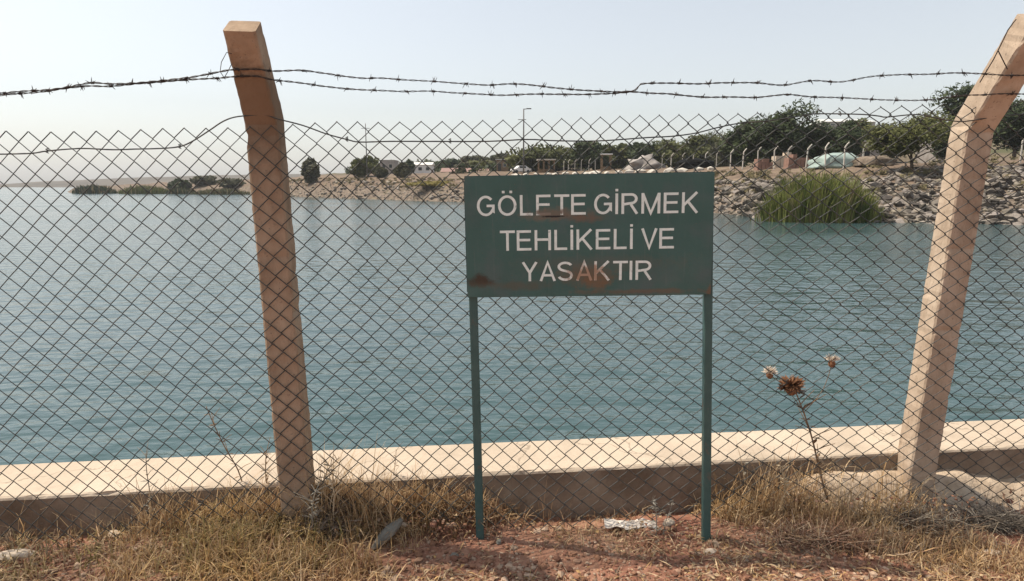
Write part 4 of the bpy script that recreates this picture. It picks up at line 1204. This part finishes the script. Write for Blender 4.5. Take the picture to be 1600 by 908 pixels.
# flat-lying straw, twigs and dead leaves
lmb = MB()
for _ in range(15000):
    px, py = rg.uniform(-120, 1720), 742 + (930 - 742) * math.sqrt(rg.random())
    p = ground_at(px, py)
    s = wall_y(p.x) - p.y
    if s < 0.03 or s > 1.3: continue
    dens = 0.45 + 1.1 * noise.noise(Vector((p.x * 2.3, p.y * 2.3, 30)))
    if rg.random() > dens: continue
    a = rg.uniform(0, 6.28); L = rg.uniform(.015, .09); w = rg.uniform(.001, .003)
    if rg.random() < .35: L = rg.uniform(.012, .03); w = rg.uniform(.004, .008)
    c = [STRAW, GOLD, STRAW, BROWN, GREYB, (0.36, 0.18, 0.11)][rg.randrange(6)]; k = rg.uniform(.55, 1.3); lmb.col = tuple(q * k for q in c)
    d = Vector((math.cos(a), math.sin(a), rg.uniform(-.1, .35))) * L; sd = Vector((-math.sin(a), math.cos(a), rg.uniform(-.5, .5))) * w
    q = Vector((p.x, p.y, p.z + rg.uniform(.002, .014)))
    i0 = lmb.vert(q - sd * .4); lmb.vert(q + d * .5 - sd + Vector((0, 0, .004))); lmb.vert(q + d); lmb.vert(q + d * .5 + sd + Vector((0, 0, .004)))
    lmb.face(i0, i0 + 1, i0 + 2, i0 + 3)
tag(lmb.build('straw_litter', M_GRASS, color=True), 'scattered straw, twigs and dead leaves on the near soil', 'litter', kind='stuff')

pmb = MB()
for i in range(8500):
    px, py = rg.uniform(-120, 1720), 760 + (930 - 760) * math.sqrt(rg.random())
    p = ground_at(px, py); s = wall_y(p.x) - p.y
    if s < 0.03 or s > 1.3: continue
    sz = rg.uniform(.003, .010) * (2.2 if rg.random() < .1 else 1)
    c = [(0.30, 0.16, 0.10), (0.24, 0.12, 0.08), (0.33, 0.20, 0.135), (0.42, 0.30, 0.215)][rg.randrange(4)]; k = rg.uniform(.7, 1.2)
    pmb.col = tuple(q * k for q in c)
    pmb.rock((p.x, p.y, p.z + sz * .25), sz, sz * .8, sz * .65, i, 1, rg.uniform(0, 6), .35)
tag(pmb.build('pebbles', M_PEBBLE, color=True), 'small clods and pebbles strewn over the red soil', 'pebbles', kind='stuff')

# grey brush heaps of dead stems by the right post
def brush(px, py, rx, ry, h, n_, label, seed, pal):
    rg2 = random.Random(seed); p = ground_at(px, py); mbx = MB()
    for _ in range(n_):
        x, y = rg2.gauss(0, rx * .5), rg2.gauss(0, ry * .5); z0 = surf_z(p.x + x, p.y + y) - p.z
        a = rg2.uniform(0, 6.28); L = rg2.uniform(.03, .14); el = rg2.uniform(-.3, .7)
        zz = z0 + rg2.random() ** 1.6 * h * math.exp(-(x / rx) ** 2 - (y / ry) ** 2)
        d = Vector((math.cos(a) * math.cos(el), math.sin(a) * math.cos(el), math.sin(el))) * L
        q = Vector((x, y, zz)); k = rg2.uniform(.5, 1.2); c = pal[rg2.randrange(len(pal))]
        mbx.col = tuple(v * k for v in c)
        mid = q + d * .5 + Vector((rg2.gauss(0, .006), rg2.gauss(0, .006), rg2.gauss(0, .006)))
        r_ = rg2.uniform(.0007, .0022)
        mbx.tube([q, mid, q + d], [r_, r_ * .8, r_ * .4], 3, cap=False)
    o = mbx.build('brush_heap', M_PEBBLE, color=True, loc=p); tag(o, label, 'brush heap')
GP = [(0.30, 0.25, 0.19), (0.46, 0.39, 0.30), (0.13, 0.10, 0.08), (0.28, 0.18, 0.12)]
brush(1430, 825, .20, .07, .07, 1600, 'tangled grey dead brush at the foot of the right post', 91, GP)
brush(1560, 822, .20, .06, .06, 1100, 'dark dead brush at the right edge below the pale mound', 92, [(0.12, 0.10, 0.085), (0.22, 0.18, 0.14), (0.40, 0.34, 0.27)])
brush(510, 822, .10, .06, .09, 900, 'grey brown dead brush at the foot of the left post', 93, [(0.24, 0.19, 0.15), (0.34, 0.28, 0.22), (0.14, 0.10, 0.08), (0.38, 0.30, 0.24)])
brush(1290, 850, .25, .06, .04, 900, 'reddish brown dead stems left of the right post brush', 94, [(0.27, 0.16, 0.11), (0.20, 0.11, 0.08), (0.42, 0.32, 0.23)])

# ------------------------------------------------------------------ loose stones and scraps
def stone(px, py, sx, sy, sz, rot, m, label, seed, name='stone', cat='stone', jag=.22, tilt=(0, 0), lift=.35):
    p = ground_at(px, py); mbx = MB(); mbx.rock((0, 0, 0), sx, sy, sz, seed, 2, 0, jag)
    o = mbx.build(name, m, loc=(p.x, p.y, p.z + sz * lift)); o.rotation_euler = (tilt[0], tilt[1], rot); tag(o, label, cat)
stone(606, 850, .085, .026, .025, 0.9, M_SLATE, 'dark grey elongated stone lying between left post and sign leg', 1, jag=.12, tilt=(.2, -.35), lift=1.9)
stone(630, 822, .020, .014, .012, 0.2, M_WHITESTONE, 'small pale stone touching the tip of the long grey stone', 2)
stone(805, 776, .026, .020, .016, 0.5, M_WHITESTONE, 'small white stone at the wall foot right of the left sign leg', 3, lift=1.6)
stone(572, 790, .02, .015, .012, 0.5, M_WHITESTONE, 'small pale stone in the dry grass right of the left post', 4)
stone(1110, 864, .030, .020, .013, 0.1, M_WHITESTONE, 'flat pale stone at the foot of the right sign leg', 5)
stone(1548, 866, .045, .022, .016, 0.1, M_WHITESTONE, 'pale flat stone in straw at the lower right corner', 6, jag=.15)
stone(179, 840, .032, .02, .018, -.3, M_WHITESTONE, 'whitish stone in the grass at far left below the wall', 7, lift=.9)
stone(710, 870, .02, .016, .013, .3, M_SLATE, 'small brown grey stone on bare soil below the left sign leg', 8)
stone(1045, 822, .028, .022, .02, .3, M_WHITESTONE, 'rounded white stone at the right end of the white scrap', 9, lift=.7)
stone(893, 768, .012, .01, .016, .3, M_WHITESTONE, 'tiny white chip lying against the shaded wall face', 10, lift=2.0)
stone(25, 872, .07, .03, .018, .15, M_WHITESTONE, 'pale flat stone slab at the lower left edge', 11, jag=.15, lift=.8)
stone(780, 848, .018, .014, .012, 1.3, M_SLATE, 'small stone right of the left sign leg foot', 12)
# crumpled white sheet scrap at the wall foot
p = ground_at(985, 824); mb = MB(); A, B = 18, 8
for j in range(B + 1):
    for i in range(A + 1):
        x, y = (i / A - .5) * .23, (j / B - .5) * .07
        e = 1 + .25 * noise.noise(Vector((i * .5, j * .5, 3)))
        mb.vert((x * e, y * e + .01 * math.sin(i * .6), .018 + .018 * noise.noise(Vector((x * 22, y * 26, 1))) + .006 * noise.noise(Vector((x * 70, y * 70, 5)))))
for j in range(B):
    for i in range(A): a = j * (A + 1) + i; mb.face(a, a + 1, a + A + 2, a + A + 1)
o = mb.build('plastic_scrap', M_PLASTIC, loc=p); tag(o, 'crumpled white plastic scrap on the soil between the sign legs', 'scrap')
sol = o.modifiers.new('thickness', 'SOLIDIFY'); sol.thickness = 0.002

# ------------------------------------------------------------------ weeds
def weed(base_px, pix, off, label, m, heads=(), r=0.003, leaves=6, name='dry_weed', seed=1, leaf=.03, twigs=0):
    rg2 = random.Random(seed)
    p = ground_at(*base_px); p = Vector((p.x, p.y, surf_z(p.x, p.y)))
    root = empty(name, p, label, 'weed', 'dry weeds along the fence')
    pts = [Vector((0, 0, -.02))] + [on_y(x, y, p.y + off) - p for x, y in pix]
    sp = spline(pts, 4)
    MB().tube(sp, [r * (1 - .55 * i / len(sp)) for i in range(len(sp))], 5).build('stem', m, root, smooth=True)
    for k in range(leaves):
        i = rg2.randrange(2, len(sp) - 1); q = sp[i]; a = rg2.uniform(0, 6.28); L = leaf * rg2.uniform(.6, 1.3)
        lf = MB(); d = Vector((math.cos(a), math.sin(a) * .6, rg2.uniform(-.2, .9))).normalized() * L; sd = d.cross(Vector((0, 0, 1))).normalized() * L * .16
        kk = Vector((0, 0, -.15 * L))
        i0 = lf.vert(q); lf.vert(q + d * .45 - sd); lf.vert(q + d + kk); lf.vert(q + d * .45 + sd); lf.vert(q + d * .45 + Vector((0, 0, L * .08)))
        lf.face(0, 1, 4); lf.face(1, 2, 4); lf.face(2, 3, 4); lf.face(3, 0, 4)
        lf.build('leaf', m, root)
    for k in range(twigs):
        i = rg2.randrange(len(sp) // 3, len(sp) - 1); q = sp[i]; a = rg2.uniform(0, 6.28); L = leaf * rg2.uniform(1, 2.6)
        d = Vector((math.cos(a), math.sin(a) * .5, rg2.uniform(.3, 1.2))).normalized() * L
        MB().tube([q, q + d * .5 + Vector((0, 0, .004)), q + d], [r * .45, r * .4, r * .25], 4).build('twig', m, root)
    return root, p, sp
def fluff_head(root, c, rad, m, n_=70, seed=1, upbias=.4, cup=True):
    rg2 = random.Random(seed); mbx = MB()
    for _ in range(n_):
        a = rg2.uniform(0, 6.28); d = Vector((math.cos(a), math.sin(a), rg2.uniform(-.5, 1.0) + upbias)).normalized() * rad * rg2.uniform(.7, 1.15)
        sd = d.orthogonal().normalized() * rad * .09
        i0 = mbx.vert(c - sd * .6); mbx.vert(c + d * .6 - sd); mbx.vert(c + d); mbx.vert(c + d * .6 + sd); mbx.vert(c + sd * .6)
        mbx.face(i0, i0 + 1, i0 + 2, i0 + 3, i0 + 4)
    mbx.build('flower_head', m, root)
    if cup:
        x = MB(); x.rock(c - Vector((0, 0, rad * .35)), rad * .42, rad * .42, rad * .5, seed, 2, 0, .1); x.build('bract_cup', M_BROWNHEAD, root, smooth=True)
TB = (1298, 800)
troot, tp, tsp = weed(TB, [(1288, 765), (1276, 715), (1266, 675), (1254, 640), (1243, 612)], -.02, 'tall dried thistle with brown head and two pale fluffy heads', M_STALK, r=.0055, leaves=22, name='thistle', seed=5, leaf=.05, twigs=12)
tY = tp.y - .02
def tb(x, y): return on_y(x, y, tY) - tp
for a, b_, c_ in (((1254, 640), (1228, 606), (1206, 588)), ((1256, 645), (1285, 610), (1299, 572))):
    MB().tube(spline([tb(*a), tb(*b_), tb(*c_)], 4), .0016, 5).build('branch', M_STALK, troot, smooth=True)
fluff_head(troot, tb(1203, 582), .036, M_FLUFF, 110, 1)
fluff_head(troot, tb(1300, 564), .037, M_FLUFF, 90, 2, .7)
fluff_head(troot, tb(1237, 602), .058, M_BROWNHEAD, 150, 3, .1)
fluff_head(troot, tb(1226, 606), .034, M_BROWNHEAD, 60, 6, .1, cup=False)
fluff_head(troot, tb(1250, 612), .030, M_GREYWEED, 40, 4, -.2, cup=False)
weed((385, 800), [(382, 770), (372, 735), (352, 700), (335, 665), (322, 635)], .02, 'tall leaning dry weed just left of the left post', M_STALK, r=.0036, leaves=14, seed=11, twigs=10)
weed((416, 800), [(417, 770), (415, 735), (416, 705)], .0, 'short upright brown weed beside the left post', M_STALK, r=.0036, leaves=16, seed=12, leaf=.03, twigs=10)
weed((236, 835), [(235, 800), (234, 770), (229, 735), (228, 708)], .0, 'upright grey weed with small leaves before the shaded wall', M_GREYWEED, r=.0030, leaves=16, seed=13, leaf=.028, twigs=7)
weed((205, 838), [(206, 812), (207, 790)], .0, 'short grey stalk left of the upright grey weed', M_GREYWEED, r=.0018, leaves=5, seed=14, leaf=.018)
weed((171, 828), [(170, 805), (169, 780)], .0, 'short pale stalk with a knobbed tip at far left', M_PALESTALK, r=.0018, leaves=4, seed=15, leaf=.016)
weed((152, 825), [(146, 800), (134, 775)], .0, 'pale bent straw leaning left before the wall', M_PALESTALK, r=.0014, leaves=0, seed=16)
weed((85, 836), [(55, 812), (25, 795), (-10, 782)], .0, 'long pale straw slanting to the left edge', M_PALESTALK, r=.0014, leaves=0, seed=17)
weed((318, 818), [(311, 800), (304, 778), (298, 762)], .0, 'thin pale stalk leaning over the grass below the wall', M_PALESTALK, r=.0016, leaves=3, seed=18, leaf=.02)
weed((498, 815), [(502, 790), (505, 760), (512, 735), (530, 715)], .0, 'bushy dry weed at the right side of the left post', M_PALESTALK, r=.004, leaves=26, seed=19, leaf=.038, twigs=16)
weed((520, 820), [(521, 795), (522, 770), (515, 750)], -.02, 'forked pale stalk before the bushy weed at the left post', M_PALESTALK, r=.0034, leaves=6, seed=20, twigs=8)
weed((490, 832), [(488, 810), (489, 785), (494, 765)], -.04, 'grey twiggy weed at the very foot of the left post', M_GREYWEED, r=.004, leaves=16, seed=31, leaf=.036, twigs=12)
weed((612, 775), [(614, 750), (618, 720), (619, 702)], .0, 'thin dry stalk rising before the sunlit wall top', M_STALK, r=.0022, leaves=8, seed=21, leaf=.026, twigs=6)
weed((850, 785), [(866, 765), (882, 748)], .0, 'single pale straw leaning right against the shaded wall', M_PALESTALK, r=.0016, leaves=0, seed=22)
weed((1025, 836), [(1026, 815), (1024, 795), (1018, 782)], .0, 'small grey green weed beside the white scrap', M_GREYWEED, r=.0026, leaves=20, seed=23, leaf=.028, twigs=8)
weed((1035, 836), [(1040, 815), (1048, 795), (1052, 780)], .0, 'leafy grey weed right of the white scrap', M_GREYWEED, r=.002, leaves=16, seed=24, leaf=.022, twigs=5)
weed((1238, 822), [(1238, 800), (1239, 775)], .0, 'short dark stalk left of the thistle', M_STALK, r=.0022, leaves=2, seed=25, leaf=.015)
weed((1225, 790), [(1226, 765), (1224, 745), (1222, 728)], .0, 'pale tufted weed before the shaded wall left of the thistle', M_PALESTALK, r=.003, leaves=20, seed=26, leaf=.034, twigs=12)
weed((1176, 790), [(1172, 765), (1166, 742), (1160, 722)], .0, 'grey branching weed before the shaded wall right of the sign', M_GREYWEED, r=.003, leaves=16, seed=27, leaf=.034, twigs=12)
weed((1518, 856), [(1514, 838), (1510, 818)], .0, 'pale straw standing right of the right post', M_PALESTALK, r=.0016, leaves=0, seed=28)
weed((1543, 845), [(1552, 832), (1560, 816)], .0, 'pale straw leaning right at the right edge', M_PALESTALK, r=.0016, leaves=0, seed=29)
weed((1445, 780), [(1440, 765), (1446, 755), (1458, 745)], -.05, 'thin curled dry stem against the foot of the right post', M_PALESTALK, r=.0013, leaves=2, seed=30, leaf=.02, twigs=3)

# ------------------------------------------------------------------ haze
mb = MB().box(-2600, 2600, -520, 2200, -6.5, 60)
m = bpy.data.materials.new('haze_air'); m.use_nodes = True
n = m.node_tree.nodes; l = m.node_tree.links
n.remove(n['Principled BSDF'])
pv = n.new('ShaderNodeVolumePrincipled'); pv.inputs['Density'].default_value = 0.00026
pv.inputs['Color'].default_value = (0.93, 0.96, 1.0, 1)
l.new(pv.outputs[0], n['Material Output'].inputs['Volume'])
tag(mb.build('haze', m), kind='stuff')
